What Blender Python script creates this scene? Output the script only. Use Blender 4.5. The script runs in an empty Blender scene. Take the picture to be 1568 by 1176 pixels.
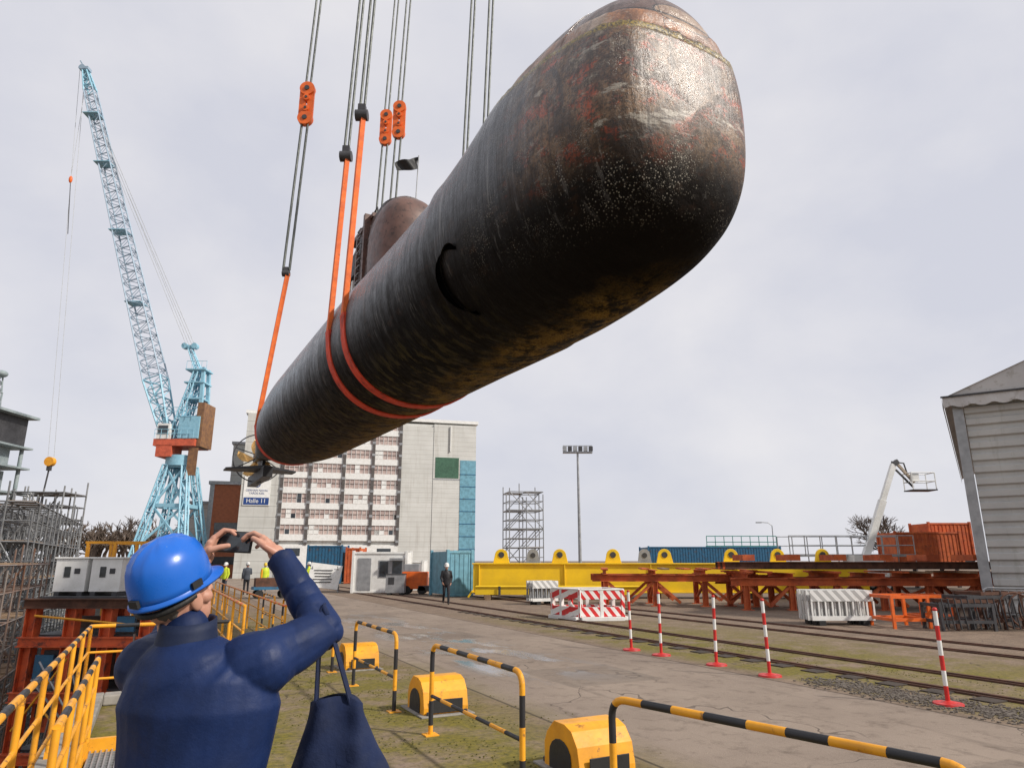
import bpy, math, random
from mathutils import Vector, Matrix, Euler, noise
random.seed(7)
V=Vector
QA=math.radians(26.74)
sc=bpy.context.scene
# ------------------------------------------------------------ node helpers
class NT:
    def __init__(s,name):
        s.mat=bpy.data.materials.new(name); s.mat.use_nodes=True
        s.t=s.mat.node_tree; s.b=s.t.nodes['Principled BSDF']
        s.tc=s.n('ShaderNodeTexCoord'); s.P=s.tc.outputs['Object']
    def n(s,k,**kw):
        x=s.t.nodes.new(k)
        for a,b in kw.items(): setattr(x,a,b)
        return x
    def put(s,sock,v):
        if isinstance(v,bpy.types.NodeSocket): s.t.links.new(v,sock)
        elif v is not None:
            if sock.type=='RGBA' and not isinstance(v,(int,float)): sock.default_value=(*v[:3],1)
            else: sock.default_value=v
    def math(s,op,a,b=None,c=None,clamp=False):
        x=s.n('ShaderNodeMath',operation=op,use_clamp=clamp)
        s.put(x.inputs[0],a); s.put(x.inputs[1],b); s.put(x.inputs[2],c); return x.outputs[0]
    def mul(s,*a):
        r=a[0]
        for q in a[1:]: r=s.math('MULTIPLY',r,q)
        return r
    def mix(s,f,a,b,bt='MIX'):
        x=s.n('ShaderNodeMix',data_type='RGBA',blend_type=bt)
        s.put(x.inputs[0],f); s.put(x.inputs[6],a); s.put(x.inputs[7],b); return x.outputs[2]
    def xyz(s,v=None):
        x=s.n('ShaderNodeSeparateXYZ'); s.put(x.inputs[0],v or s.P); return x.outputs
    def map(s,scale=(1,1,1),v=None):
        x=s.n('ShaderNodeMapping'); s.put(x.inputs[0],v or s.P); x.inputs['Scale'].default_value=scale; return x.outputs[0]
    def noise(s,scale,detail=5,rough=.6,v=None,dist=0):
        x=s.n('ShaderNodeTexNoise'); s.put(x.inputs['Vector'],v or s.P); x.inputs['Scale'].default_value=scale
        x.inputs['Detail'].default_value=detail; x.inputs['Roughness'].default_value=rough; x.inputs['Distortion'].default_value=dist
        return x.outputs[0]
    def vor(s,scale,v=None,feature='F1'):
        x=s.n('ShaderNodeTexVoronoi',feature=feature); s.put(x.inputs['Vector'],v or s.P); x.inputs['Scale'].default_value=scale
        return x.outputs['Distance']
    def ramp(s,f,stops):
        x=s.n('ShaderNodeValToRGB'); s.put(x.inputs[0],f); e=x.color_ramp.elements
        while len(e)<len(stops): e.new(.5)
        for i,(p,c) in enumerate(stops):
            e[i].position=p; e[i].color=(c,c,c,1) if isinstance(c,(int,float)) else (*c,1)
        return x.outputs[0]
    def rng(s,v,a,b,c=0,d=1):
        x=s.n('ShaderNodeMapRange'); s.put(x.inputs[0],v)
        for i,q in enumerate((a,b,c,d)): x.inputs[i+1].default_value=q
        return x.outputs[0]
    def bump(s,h,strength=.3,dist=.02,n=None):
        x=s.n('ShaderNodeBump'); s.put(x.inputs['Strength'],strength); x.inputs['Distance'].default_value=dist
        s.put(x.inputs['Height'],h)
        if n: s.put(x.inputs['Normal'],n)
        return x.outputs[0]
    def out(s,col=None,rough=None,metal=None,nrm=None,spec=None):
        s.put(s.b.inputs['Base Color'],col); s.put(s.b.inputs['Roughness'],rough); s.put(s.b.inputs['Metallic'],metal)
        s.put(s.b.inputs['Specular IOR Level'],spec)
        if nrm: s.put(s.b.inputs['Normal'],nrm)
        return s.mat
_mc={}
def mat(name,col,rough=.6,metal=0,var=None,vs=3,amt=(.4,.65),bump=.15,bs=25,bd=.01,dirt=None,ds=6,da=(.55,.7),spec=.4):
    if name in _mc: return _mc[name]
    t=NT(name)
    c=col; var=var or tuple(x*.7 for x in col)
    c=t.mix(t.rng(t.noise(vs),amt[0],amt[1]),col,var)
    if dirt: c=t.mix(t.rng(t.noise(ds,8,.7),da[0],da[1]),c,dirt)
    r=t.rng(t.noise(vs*2.3),.3,.7,max(0,rough-.1),min(1,rough+.12))
    n=t.bump(t.noise(bs,4),bump,bd) if bump else None
    _mc[name]=t.out(c,r,metal,n,spec); return _mc[name]
# ------------------------------------------------------------ mesh builder
def frame(d):
    d=d.normalized(); u=V((0,0,1)) if abs(d.z)<.95 else V((1,0,0))
    x=d.cross(u).normalized(); return x, x.cross(d).normalized()
class MB:
    def __init__(s): s.v=[];s.f=[];s.fm=[];s.sm=[];s.mats=[]
    def mi(s,m):
        if m not in s.mats: s.mats.append(m)
        return s.mats.index(m)
    def add(s,vs,fs,m,smooth=False):
        o=len(s.v); s.v+= [tuple(x) for x in vs]; k=s.mi(m)
        for f in fs: s.f.append([o+i for i in f]); s.fm.append(k); s.sm.append(smooth)
    def box(s,c,sz,m,rz=0,M=None):
        c=V(c); R=M or Matrix.Rotation(rz,3,'Z')
        vs=[c+R@V((x*sz[0]/2,y*sz[1]/2,z*sz[2]/2)) for x in(-1,1) for y in(-1,1) for z in(-1,1)]
        s.add(vs,[(0,1,3,2),(4,6,7,5),(0,4,5,1),(2,3,7,6),(0,2,6,4),(1,5,7,3)],m)
    def bx(s,x0,x1,y0,y1,z0,z1,m): s.box(((x0+x1)/2,(y0+y1)/2,(z0+z1)/2),(x1-x0,y1-y0,z1-z0),m)
    def beam(s,a,b,w,h,m):
        a=V(a);b=V(b); x,y=frame(b-a)
        vs=[p+x*i*w/2+y*j*h/2 for p in(a,b) for i,j in((-1,-1),(1,-1),(1,1),(-1,1))]
        s.add(vs,[(3,2,1,0),(4,5,6,7),(0,1,5,4),(1,2,6,5),(2,3,7,6),(3,0,4,7)],m)
    def ibeam(s,a,b,w,h,m,t=.03):
        a=V(a);b=V(b); x,y=frame(b-a)
        s.beam(a+y*(h/2-t/2),b+y*(h/2-t/2),w,t,m); s.beam(a-y*(h/2-t/2),b-y*(h/2-t/2),w,t,m); s.beam(a,b,t*.8,h-2*t-.002,m)
    def tube(s,a,b,r,m,n=6,r2=None,caps=True):
        a=V(a);b=V(b); x,y=frame(b-a); r2=r if r2 is None else r2
        vs=[p+(x*math.cos(t)+y*math.sin(t))*q for p,q in((a,r),(b,r2)) for t in[2*math.pi*i/n for i in range(n)]]
        s.add(vs,[(i,(i+1)%n,n+(i+1)%n,n+i) for i in range(n)],m,n>5)
        if caps: s.add(vs,[tuple(range(n))[::-1],tuple(range(n,2*n))],m)
    def rings(s,rs,m,closed=True,caps=True,smooth=True):
        n=len(rs[0]); vs=[p for r in rs for p in r]; fs=[]
        for j in range(len(rs)-1):
            for i in range(n if closed else n-1):
                k=(i+1)%n; fs.append((j*n+i,j*n+k,(j+1)*n+k,(j+1)*n+i))
        if caps: fs+=[tuple(range(n))[::-1],tuple(range(len(vs)-n,len(vs)))]
        s.add(vs,fs,m,smooth)
    def path(s,pts,r,ms,n=8,seg=.3,ph=0):
        if not isinstance(ms,(list,tuple)): ms=[ms]
        pts=[V(p) for p in pts]; x=None; rs=[]
        for i,p in enumerate(pts):
            d=(pts[min(i+1,len(pts)-1)]-pts[max(i-1,0)]).normalized()
            if x is None: x=frame(d)[0]
            x=(x-d*x.dot(d)).normalized(); y=d.cross(x)
            rs.append([p+(x*math.cos(t)+y*math.sin(t))*r for t in[2*math.pi*k/n for k in range(n)]])
        L=ph
        for i in range(len(pts)-1):
            m=ms[int(L/seg)%len(ms)]; s.rings([rs[i],rs[i+1]],m,caps=False); L+=(pts[i+1]-pts[i]).length
        s.add(rs[0],[tuple(range(n))[::-1]],ms[0]); s.add(rs[-1],[tuple(range(n))],ms[0])
    def cap(s,a,b,ra,rb,m,n=16,k=5):
        a=V(a);b=V(b); d=(b-a); 
        if d.length<1e-6: d=V((0,0,1e-4))
        x,y=frame(d); d=d.normalized(); rs=[]
        for i in range(1,k+1):
            t=math.pi/2*(1-i/k); rs.append((a-d*ra*math.sin(t),ra*math.cos(t)))
        for i in range(0,k):
            t=math.pi/2*i/k; rs.append((b+d*rb*math.sin(t),rb*math.cos(t)))
        s.rings([[c+(x*math.cos(t)+y*math.sin(t))*r for t in[2*math.pi*q/n for q in range(n)]] for c,r in rs],m)
    def ell(s,c,r,m,R=None,n=20,k=12,e=1.0):
        c=V(c); R=R or Matrix.Identity(3); rs=[]
        P=lambda v:math.copysign(abs(v)**e,v)
        for j in range(1,k):
            t=math.pi*j/k-math.pi/2
            rs.append([c+R@V((r[0]*P(math.cos(t))*P(math.cos(p)),r[1]*P(math.cos(t))*P(math.sin(p)),r[2]*P(math.sin(t)))) for p in[2*math.pi*q/n for q in range(n)]])
        s.rings(rs,m)
    def prism(s,poly,z0,z1,m,T=None):
        T=T or (lambda p:p); n=len(poly)
        vs=[T(V((x,y,z0))) for x,y in poly]+[T(V((x,y,z1))) for x,y in poly]
        s.add(vs,[tuple(range(n))[::-1],tuple(range(n,2*n))]+[(i,(i+1)%n,n+(i+1)%n,n+i) for i in range(n)],m)
    def lattice(s,a,b,wa,wb,m,r,bays,r2=None,n=4,ux=None):
        a=V(a);b=V(b); x,y=frame(b-a)
        if ux: x=V(ux).normalized(); d=(b-a).normalized(); x=(x-d*x.dot(d)).normalized(); y=d.cross(x)
        r2=r2 or r*.55
        if not isinstance(wa,tuple): wa=(wa,wa)
        if not isinstance(wb,tuple): wb=(wb,wb)
        P=[]
        for i in range(bays+1):
            t=i/bays; c=a.lerp(b,t); w=wa[0]+(wb[0]-wa[0])*t; h=wa[1]+(wb[1]-wa[1])*t
            P.append([c+x*w/2*p+y*h/2*q for p,q in((-1,-1),(1,-1),(1,1),(-1,1))])
        for k in range(4): s.tube(P[0][k],P[-1][k],r,m,n)
        for i in range(bays):
            for k in range(4):
                l=(k+1)%4
                s.tube(P[i+1][k],P[i+1][l],r2,m,n,caps=False)
                s.tube(P[i][k] if i%2 else P[i][l],P[i+1][l] if i%2 else P[i+1][k],r2,m,n,caps=False)
    def finish(s,name,quay=False,parent=None,bevel=0,loc=None,rz=None):
        me=bpy.data.meshes.new(name); me.from_pydata(s.v,[],s.f)
        for m in s.mats: me.materials.append(m)
        me.polygons.foreach_set('material_index',s.fm); me.polygons.foreach_set('use_smooth',s.sm); me.update()
        o=bpy.data.objects.new(name,me); sc.collection.objects.link(o)
        if quay: o.rotation_euler[2]=QA
        if loc: o.location=loc
        if rz is not None: o.rotation_euler[2]=rz
        if parent: o.parent=parent
        if bevel:
            b=o.modifiers.new('b','BEVEL'); b.width=bevel; b.segments=2; b.limit_method='ANGLE'
        return o
def q2w(c,s,z=0): return V((c*math.cos(QA)-s*math.sin(QA), c*math.sin(QA)+s*math.cos(QA), z))
def remesh(mb,name,voxel,iters,parent,disp=None):
    o=mb.finish(name); m=mb.mats[0]
    r=o.modifiers.new('r','REMESH'); r.mode='VOXEL'; r.voxel_size=voxel; r.use_smooth_shade=True
    q=o.modifiers.new('s','SMOOTH'); q.iterations=iters; q.factor=.5
    dg=bpy.context.evaluated_depsgraph_get(); me=bpy.data.meshes.new_from_object(o.evaluated_get(dg))
    o.modifiers.clear(); o.data=me; me.materials.clear(); me.materials.append(m)
    if disp:
        me.update(); nn=[v.normal.copy() for v in me.vertices]
        for v,n in zip(me.vertices,nn): v.co=v.co+n*disp(v.co)
    for p in me.polygons: p.use_smooth=True
    o.parent=parent; return o
def empty(name,loc=(0,0,0),rz=0):
    e=bpy.data.objects.new(name,None); sc.collection.objects.link(e); e.location=loc; e.rotation_euler[2]=rz; return e
def sm(t): t=max(0,min(1,t)); return t*t*(3-2*t)
# ------------------------------------------------------------ camera, world, sun
cam=bpy.data.cameras.new('camera'); co=bpy.data.objects.new('camera',cam); sc.collection.objects.link(co)
co.location=(0,0,1.95); co.rotation_euler=(math.radians(90+14.49),0,0); cam.lens=24; cam.sensor_width=36; cam.clip_end=4000; cam.clip_start=.05
sc.camera=co
sc.view_settings.view_transform='Standard'; sc.view_settings.look='None'; sc.view_settings.exposure=0
SUNDIR=V((.88,-.38,.74)).normalized()
sun=bpy.data.lights.new('sun','SUN'); sun.energy=4.2; sun.angle=math.radians(3); sun.color=(1,.93,.84)
so=bpy.data.objects.new('sun',sun); sc.collection.objects.link(so); so.rotation_euler=(-SUNDIR).to_track_quat('-Z','Y').to_euler()
w=bpy.data.worlds.new('World'); sc.world=w; w.use_nodes=True; wt=w.node_tree; wt.nodes.clear()
def wn(k,**kw):
    x=wt.nodes.new(k)
    for a,b in kw.items(): setattr(x,a,b)
    return x
sky=wn('ShaderNodeTexSky',sky_type='NISHITA'); sky.sun_disc=False
sky.sun_elevation=math.asin(SUNDIR.z); sky.sun_rotation=math.atan2(SUNDIR.x,SUNDIR.y)
tc=wn('ShaderNodeTexCoord'); mp=wn('ShaderNodeMapping'); mp.inputs['Scale'].default_value=(1.2,1.2,2.0)
wt.links.new(tc.outputs['Generated'],mp.inputs[0])
nz=wn('ShaderNodeTexNoise'); nz.inputs['Scale'].default_value=1.9; nz.inputs['Detail'].default_value=7; nz.inputs['Roughness'].default_value=.52; nz.inputs['Distortion'].default_value=.15
wt.links.new(mp.outputs[0],nz.inputs['Vector'])
cr=wn('ShaderNodeValToRGB'); cr.color_ramp.elements[0].position=.36; cr.color_ramp.elements[0].color=(6.75,6.85,7.65,1)
cr.color_ramp.elements[1].position=.66; cr.color_ramp.elements[1].color=(8.5,8.35,8.6,1)
wt.links.new(nz.outputs[0],cr.inputs[0])
mx=wn('ShaderNodeMix',data_type='RGBA'); mx.inputs[0].default_value=.94
wt.links.new(sky.outputs[0],mx.inputs[6]); wt.links.new(cr.outputs[0],mx.inputs[7])
bg=wn('ShaderNodeBackground'); bg.inputs[1].default_value=.1; wt.links.new(mx.outputs[2],bg.inputs[0])
wo=wn('ShaderNodeOutputWorld'); wt.links.new(bg.outputs[0],wo.inputs[0])
# ------------------------------------------------------------ materials
YEL=mat('yellow_paint',(.80,.36,.02),.45,var=(.62,.27,.02),dirt=(.16,.07,.03),ds=9,da=(.58,.70))
YEL2=mat('beam_yellow',(.82,.55,.015),.5,var=(.70,.46,.02),vs=1,dirt=(.25,.15,.05),ds=3,da=(.62,.76))
BLK=mat('black_paint',(.025,.025,.028),.5)
ORG=mat('safety_orange',(.80,.15,.02),.45,var=(.62,.11,.02),dirt=(.12,.05,.03),ds=7,da=(.62,.74))
RUST=mat('rust_orange',(.58,.135,.04),.75,var=(.36,.075,.03),vs=1.5,dirt=(.14,.055,.03),ds=4,da=(.55,.72),bump=.4)
RUSTD=mat('rust_dark',(.12,.055,.035),.85,var=(.06,.03,.02))
RED=mat('red_paint',(.60,.03,.025),.45)
WHT=mat('white_paint',(.76,.76,.74),.5,var=(.66,.66,.63),dirt=(.3,.27,.22),ds=5,da=(.62,.8))
GRY=mat('galvanised_steel',(.38,.39,.40),.45,.5,var=(.28,.29,.3))
DGR=mat('dark_steel',(.07,.07,.075),.55,.3)
CBL=mat('crane_blue',(.27,.50,.62),.5,var=(.20,.42,.54),dirt=(.25,.18,.14),ds=1.5,da=(.6,.75))
CGR=mat('crane_grey',(.30,.40,.50),.5,var=(.22,.31,.4))
CRD=mat('crane_red',(.60,.12,.06),.5)
CBR=mat('crane_brown',(.25,.13,.06),.7,var=(.15,.08,.05))
CWI=mat('crane_wire',(.38,.40,.42),.5)
BLU=mat('container_blue',(.03,.13,.24),.5,dirt=(.12,.08,.06),ds=3)
LBL=mat('light_blue',(.16,.36,.46),.5)
GLS=mat('window_glass',(.03,.04,.05),.12,0,bump=0,spec=.8)
WIRE=mat('wire_rope',(.14,.15,.14),.5,.5)
RUB=mat('black_plastic',(.02,.02,.02),.6)
SCAF=mat('scaffold_tube',(.25,.22,.20),.55,.3,var=(.22,.12,.08),vs=.8)
SCG=mat('scaffold_grey',(.24,.25,.26),.5,.4,var=(.15,.15,.15))
WOOD=mat('scaffold_board',(.30,.20,.12),.8)
CONC=mat('concrete',(.30,.28,.25),.9,var=(.2,.19,.17),dirt=(.1,.09,.07),ds=2,bump=.4)
# ------------------------------------------------------------ ground
def ground_mat():
    t=NT('quay_ground'); X=t.xyz()
    big=t.noise(.35,5,.65); med=t.noise(1.6,7,.7); fine=t.noise(14,5,.7); gr=t.noise(90,2,.8)
    conc=t.mix(t.rng(med,.35,.7),(.25,.185,.135),(.14,.102,.076))
    conc=t.mix(t.rng(fine,.48,.75),conc,(.085,.062,.048))
    asp=t.mix(t.rng(big,.35,.65),(.27,.215,.17),(.185,.143,.113))
    asp=t.mix(t.rng(gr,.45,.7,0,.6),asp,(.36,.30,.25))
    asp=t.mix(t.rng(t.noise(3,7,.75),.52,.70,0,.7),asp,(.105,.078,.06))
    asp=t.mix(t.rng(t.noise(1.3,6,.7,t.map((2.2,.25,1))),.56,.68,0,.45),asp,(.09,.068,.054))
    tr=t.math('FRACT',t.math('DIVIDE',X[1],7.3)); pt=t.mul(t.rng(t.math('ABSOLUTE',t.math('SUBTRACT',tr,.5)),.13,.125),t.rng(X[0],6.1,6.15),t.rng(X[0],8.0,7.95))
    asp=t.mix(t.mul(pt,.28),asp,(.08,.066,.055))
    c=t.math('ADD',X[0],t.math('MULTIPLY',t.math('SUBTRACT',med,.5),.35))
    road=t.math('MULTIPLY',t.rng(c,4.55,4.7),t.rng(c,9.55,9.45))
    col=t.mix(road,conc,asp)
    mz=t.math('MAXIMUM',t.math('MULTIPLY',t.rng(X[0],5.2,3.6),t.rng(X[1],34,18)),t.math('MULTIPLY',t.rng(X[0],9.6,10.2),t.math('MULTIPLY',t.rng(X[0],17,13),t.rng(X[1],26,14))))
    mm=t.math('MULTIPLY',t.rng(t.math('ADD',t.math('MULTIPLY',big,.5),t.math('MULTIPLY',med,.6)),.44,.60),mz)
    mc=t.mix(t.rng(fine,.35,.65),(.21,.17,.02),(.085,.082,.017))
    col=t.mix(t.math('MULTIPLY',mm,.9),col,mc)
    w2=t.n('ShaderNodeVectorMath',operation='ADD'); t.put(w2.inputs[0],t.P)
    nn=t.n('ShaderNodeTexNoise'); nn.inputs['Scale'].default_value=1.5; t.put(nn.inputs['Vector'],t.P); t.put(w2.inputs[1],nn.outputs[1])
    vv=t.n('ShaderNodeTexVoronoi',feature='DISTANCE_TO_EDGE'); vv.inputs['Scale'].default_value=.30; t.put(vv.inputs['Vector'],w2.outputs[0])
    ck=t.math('MULTIPLY',t.rng(vv.outputs['Distance'],.006,.002),t.rng(t.noise(.5,3,.5),.48,.6))
    col=t.mix(t.math('MULTIPLY',ck,.55),col,(.04,.03,.025))
    jn=t.mul(t.rng(t.math('ABSOLUTE',t.math('SUBTRACT',X[0],4.62)),.03,.012),.75)
    jn2=t.mul(t.rng(t.math('ABSOLUTE',t.math('SUBTRACT',X[0],9.5)),.035,.015),.75)
    col=t.mix(t.math('MAXIMUM',jn,jn2),col,(.035,.027,.02))
    wet=t.math('MULTIPLY',t.rng(t.noise(1.3,6,.6,t.map((1,.4,1))),.50,.56),t.math('MULTIPLY',t.math('MULTIPLY',t.rng(X[0],5.2,5.6),t.rng(X[0],8.2,7.2)),t.math('MULTIPLY',t.rng(X[1],10,12),t.rng(X[1],30,22))))
    col=t.mix(t.math('MULTIPLY',wet,.5),col,(.09,.085,.08))
    rough=t.rng(wet,0,1,.9,.10)
    h=t.math('ADD',t.math('MULTIPLY',gr,.4),t.math('SUBTRACT',t.math('MULTIPLY',fine,.6),ck))
    return t.out(col,rough,0,t.bump(h,t.rng(wet,0,1,.5,.06),.02),t.rng(wet,0,1,.25,.6))
GM=ground_mat()
g=MB(); cc=[-2500,-26,-.8,1.2,2500]; ss=[-2500,-10,12,62,2500]
for i in range(4):
    for j in range(4):
        if j in(1,2) and i==1 or (i==2 and j==2): continue
        g.add([(cc[i],ss[j],0),(cc[i+1],ss[j],0),(cc[i+1],ss[j+1],0),(cc[i],ss[j+1],0)],[(0,1,2,3)],GM)
g.finish('ground',True)
d=MB(); D=-9
def wall(m,p,q,z0=D,z1=-.002): m.add([(p[0],p[1],z0),(q[0],q[1],z0),(q[0],q[1],z1),(p[0],p[1],z1)],[(0,1,2,3)],CONC)
lp=[(-26,-10),(-.8,-10),(-.8,12),(1.2,12),(1.2,62),(-26,62)]
for i in range(6): wall(d,lp[i],lp[(i+1)%6])
d.add([(x,y,D) for x,y in lp],[(0,1,2,3,4,5)],CONC)
d.finish('dry_dock',True)
k=MB(); k.bx(-.8,-.45,3.7,12,.004,.14,CONC); k.bx(-.45,1.2,11.7,12,.004,.14,CONC); k.bx(1.2,1.55,12.01,62,.004,.14,CONC); k.finish('dock_kerb',True,bevel=.02)
r=MB(); bed=mat('track_bed',(.06,.045,.035),.9,var=(.035,.028,.022),vs=2,bump=.6)
for c0 in(11.25,12.75,16.2,17.7):
    r.bx(c0-.13,c0+.13,-5,120,.003,.008,bed); r.bx(c0-.035,c0+.035,-5,120,.008,.04,RUSTD)
    r.bx(c0-.17,c0-.135,-5,120,.003,.03,RUSTD)
for i in range(34): r.bx(10.75,11.08,1+i*.75,1.35+i*.75,.004,.018,bed)
r.finish('crane_rail_track',True)
gv=MB(); gmm=mat('gravel_stone',(.17,.145,.12),.95,var=(.08,.065,.055),vs=9)
for i in range(5000):
    c=random.gauss(10.2,.25) ; s_=random.uniform(3,9.0)-abs(random.gauss(0,.5)); q=random.uniform(.006,.02)
    gv.box((c,s_,q*.3),(q*2,q*1.6,q*1.2),gmm,random.random()*3)
gv.finish('gravel',True)
lf=MB(); lm=mat('moss_clump',(.12,.105,.02),.95,var=(.06,.06,.014),vs=9)
for i in range(9000):
    cl=random.choice((3.6,12.1,2.8,2.2)); c=random.gauss(cl,.6); s_=random.uniform(4,24)
    if noise.noise(V((c*1.1,s_*1.1,3)))<0: continue
    if 1.2>c and s_>12: continue
    q=random.uniform(.006,.02); a=random.random()*6
    lf.add([(c+q*math.cos(a),s_+q*math.sin(a),.003),(c+q*math.cos(a+2),s_+q*math.sin(a+2),.004),(c,s_,q*.8),(c+q*math.cos(a+4),s_+q*math.sin(a+4),.002)],[(0,1,2),(1,3,2),(3,0,2)],lm)
lf.finish('moss_tufts',True)
# ------------------------------------------------------------ submarine
TB=[(0,1.1,-.35,.35),(.05,1.8,-.9,.85),(.16,2.25,-1.3,1.22),(.4,2.62,-1.72,1.50),(.9,2.93,-2.05,1.74),(1.7,3.16,-2.28,1.92),(2.8,3.26,-2.40,2.06),(3.7,3.02,-2.44,2.17),(4.8,2.42,-2.46,2.28),(6,2.06,-2.46,2.34),(9,2.08,-2.45,2.38),(14,2.26,-2.42,2.4),(26,2.28,-2.32,2.34),(31,2.06,-2.0,2.08),(35,1.6,-1.4,1.58),(39,1.0,-.8,.98),(42.5,.5,-.42,.5),(44,.3,-.3,.3)]
def tab(s,k):
    n=len(TB)
    for i in range(n-1):
        if s<=TB[i+1][0] or i==n-2:
            x0,x1=TB[i][0],TB[i+1][0]; y0,y1=TB[i][k],TB[i+1][k]; dl=(y1-y0)/(x1-x0)
            def sl(j):
                if j==0: return (TB[1][k]-TB[0][k])/(TB[1][0]-TB[0][0])
                if j==n-1: return (TB[-1][k]-TB[-2][k])/(TB[-1][0]-TB[-2][0])
                a=(TB[j][k]-TB[j-1][k])/(TB[j][0]-TB[j-1][0]); b=(TB[j+1][k]-TB[j][k])/(TB[j+1][0]-TB[j][0])
                return 0 if a*b<=0 else 2*a*b/(a+b)
            h=x1-x0; t=max(0,min(1,(s-x0)/h)); m0,m1=sl(i)*h,sl(i+1)*h
            return (2*t**3-3*t*t+1)*y0+(t**3-2*t*t+t)*m0+(-2*t**3+3*t*t)*y1+(t**3-t*t)*m1
def hp(s,phi,off=0):
    zt,zb,ww=tab(s,1),tab(s,2),tab(s,3)
    zm=(zt+zb)/2 if s>40 else min(.1,(zt+zb)/2) if s>6 else (zt+zb)/2*max(0,1-s/6)+.1*min(1,s/6)
    zm=min(zm,.6) if zt>.7 else zm
    cx,sx=math.cos(phi),math.sin(phi); lb=max(0,1-s/9)
    e=2/2.15 if sx>0 else 2/(2.15+.45*lb)
    y=(ww+off)*math.copysign(abs(cx)**e,cx); H=(zt-zm) if sx>0 else (zm-zb)
    z=zm+(H+off)*math.copysign(abs(sx)**e,sx)
    return V((s,y,z))
def sub_mat():
    t=NT('submarine_hull'); X=t.xyz()
    n1=t.noise(.9,7,.7); n2=t.noise(4,7,.7); n3=t.noise(22,5,.7); n4=t.noise(1.9,7,.72,t.map((1,1,1.6)))
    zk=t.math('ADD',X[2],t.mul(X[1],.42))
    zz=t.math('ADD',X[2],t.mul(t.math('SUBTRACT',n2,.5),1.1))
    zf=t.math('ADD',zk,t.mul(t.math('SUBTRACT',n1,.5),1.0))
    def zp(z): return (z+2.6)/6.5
    col=t.ramp(t.rng(zz,-2.6,3.9),[(0,(.006,.005,.004)),(zp(-1.1),(.008,.006,.005)),(zp(.2),(.014,.013,.013)),(zp(1.2),(.045,.048,.056)),(zp(2.0),(.075,.079,.09)),(zp(2.7),(.08,.06,.055))])  # upper stops blue-grey: the flank's silvery sheen put into the base colour
    aft=t.mul(t.rng(X[0],9,24),t.rng(zf,.2,-1.2))
    col=t.mix(t.mul(aft,.75),col,t.mix(t.rng(n2,.42,.60),(.066,.042,.024),(.010,.008,.006)))
    # greenish-brown growth running down the lower side
    alg=t.mul(t.rng(t.noise(1,6,.7,t.map((3.5,2,.5))),.50,.60),t.rng(zf,-.5,-1.6),t.rng(X[0],4,9))
    col=t.mix(t.mul(alg,.7),col,(.085,.068,.026))
    rb=t.mul(t.rng(n4,.55,.63),t.rng(zz,-1.9,-.9),t.rng(zz,1.6,.6),.35); col=t.mix(rb,col,(.075,.038,.020))
    och=t.mul(t.rng(zf,-2.1,-2.7),t.rng(t.noise(2.2,8,.8),.43,.54),t.rng(X[0],.8,3.0))
    oc=t.ramp(n3,[(.3,(.035,.024,.010)),(.45,(.16,.095,.018)),(.55,(.32,.20,.04)),(.66,(.12,.10,.05))])
    col=t.mix(t.mul(och,.92),col,oc)
    st=t.noise(1,5,.6,t.map((3.4,1.0,.25))); st2=t.noise(1,4,.6,t.map((9,3,.35))); st3=t.noise(1,6,.7,t.map((6,2,.22)))
    smk=t.mul(t.rng(st,.46,.62),t.rng(X[2],-.2,1.2),t.rng(X[0],3,5.5))
    col=t.mix(t.mul(smk,.7),col,(.20,.21,.235))  # weathering streaks, silvered so the colour carries the upper flank's reflection
    col=t.mix(t.mul(t.rng(st2,.52,.66),.65,t.rng(X[2],-1.2,0)),col,(.010,.008,.007))
    col=t.mix(t.mul(t.rng(st3,.59,.64),t.rng(X[2],-1.9,-.2),.5),col,(.26,.25,.24))
    bow=t.rng(t.math('ADD',X[0],t.mul(t.math('SUBTRACT',n1,.5),3.4)),2.9,1.8)
    rustz=t.rng(zz,-1.15,-.25)
    rc=t.ramp(n1,[(.30,(.022,.014,.010)),(.42,(.10,.054,.026)),(.50,(.24,.14,.07)),(.57,(.08,.036,.018)),(.66,(.32,.26,.19))])
    rc=t.mix(t.mul(t.rng(n4,.53,.585),t.rng(n3,.62,.45),.85),rc,(.42,.060,.014))
    rc=t.mix(t.rng(n3,.48,.60,0,.8),rc,(.018,.012,.008))
    rc=t.mix(t.rng(n2,.49,.63,0,.8),rc,(.032,.018,.010))
    rc=t.mix(t.mul(t.rng(t.noise(1.2,7,.8,t.map((1,.5,2.6))),.575,.62),.8),rc,(.46,.42,.35))
    rc=t.mix(t.mul(t.rng(t.noise(1,6,.7,t.map((6,6,.5))),.56,.64),.6),rc,(.022,.014,.010))
    col=t.mix(t.mul(bow,rustz,.96),col,rc)
    sz=t.math('ADD',1.42,t.mul(X[0],.13)); zr=t.math('SUBTRACT',X[2],sz)
    fr=t.rng(X[0],7,4.5)
    dc=t.mix(t.rng(n2,.4,.65),(.150,.088,.068),(.080,.050,.042))
    dc=t.mix(t.mul(t.rng(zr,.42,.38),.92),dc,t.mix(t.rng(n2,.4,.6),(.40,.17,.065),(.16,.075,.04)))
    dc=t.mix(t.mul(t.rng(zr,.42,.38),t.rng(n1,.55,.58),.8),dc,(.40,.30,.22))
    dc=t.mix(t.rng(n3,.54,.7,0,.6),dc,(.04,.026,.022))
    dc=t.mix(t.mul(t.rng(st2,.5,.62),.4),dc,(.035,.024,.02))
    col=t.mix(t.mul(t.rng(zr,.03,.06),fr),col,dc)
    def oval(cy,cz,ry,rz_):
        a=t.math('DIVIDE',t.math('SUBTRACT',X[1],cy),ry); b=t.math('DIVIDE',t.math('SUBTRACT',X[2],cz),rz_)
        return t.math('SQRT',t.math('ADD',t.mul(a,a),t.mul(b,b)))
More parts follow.
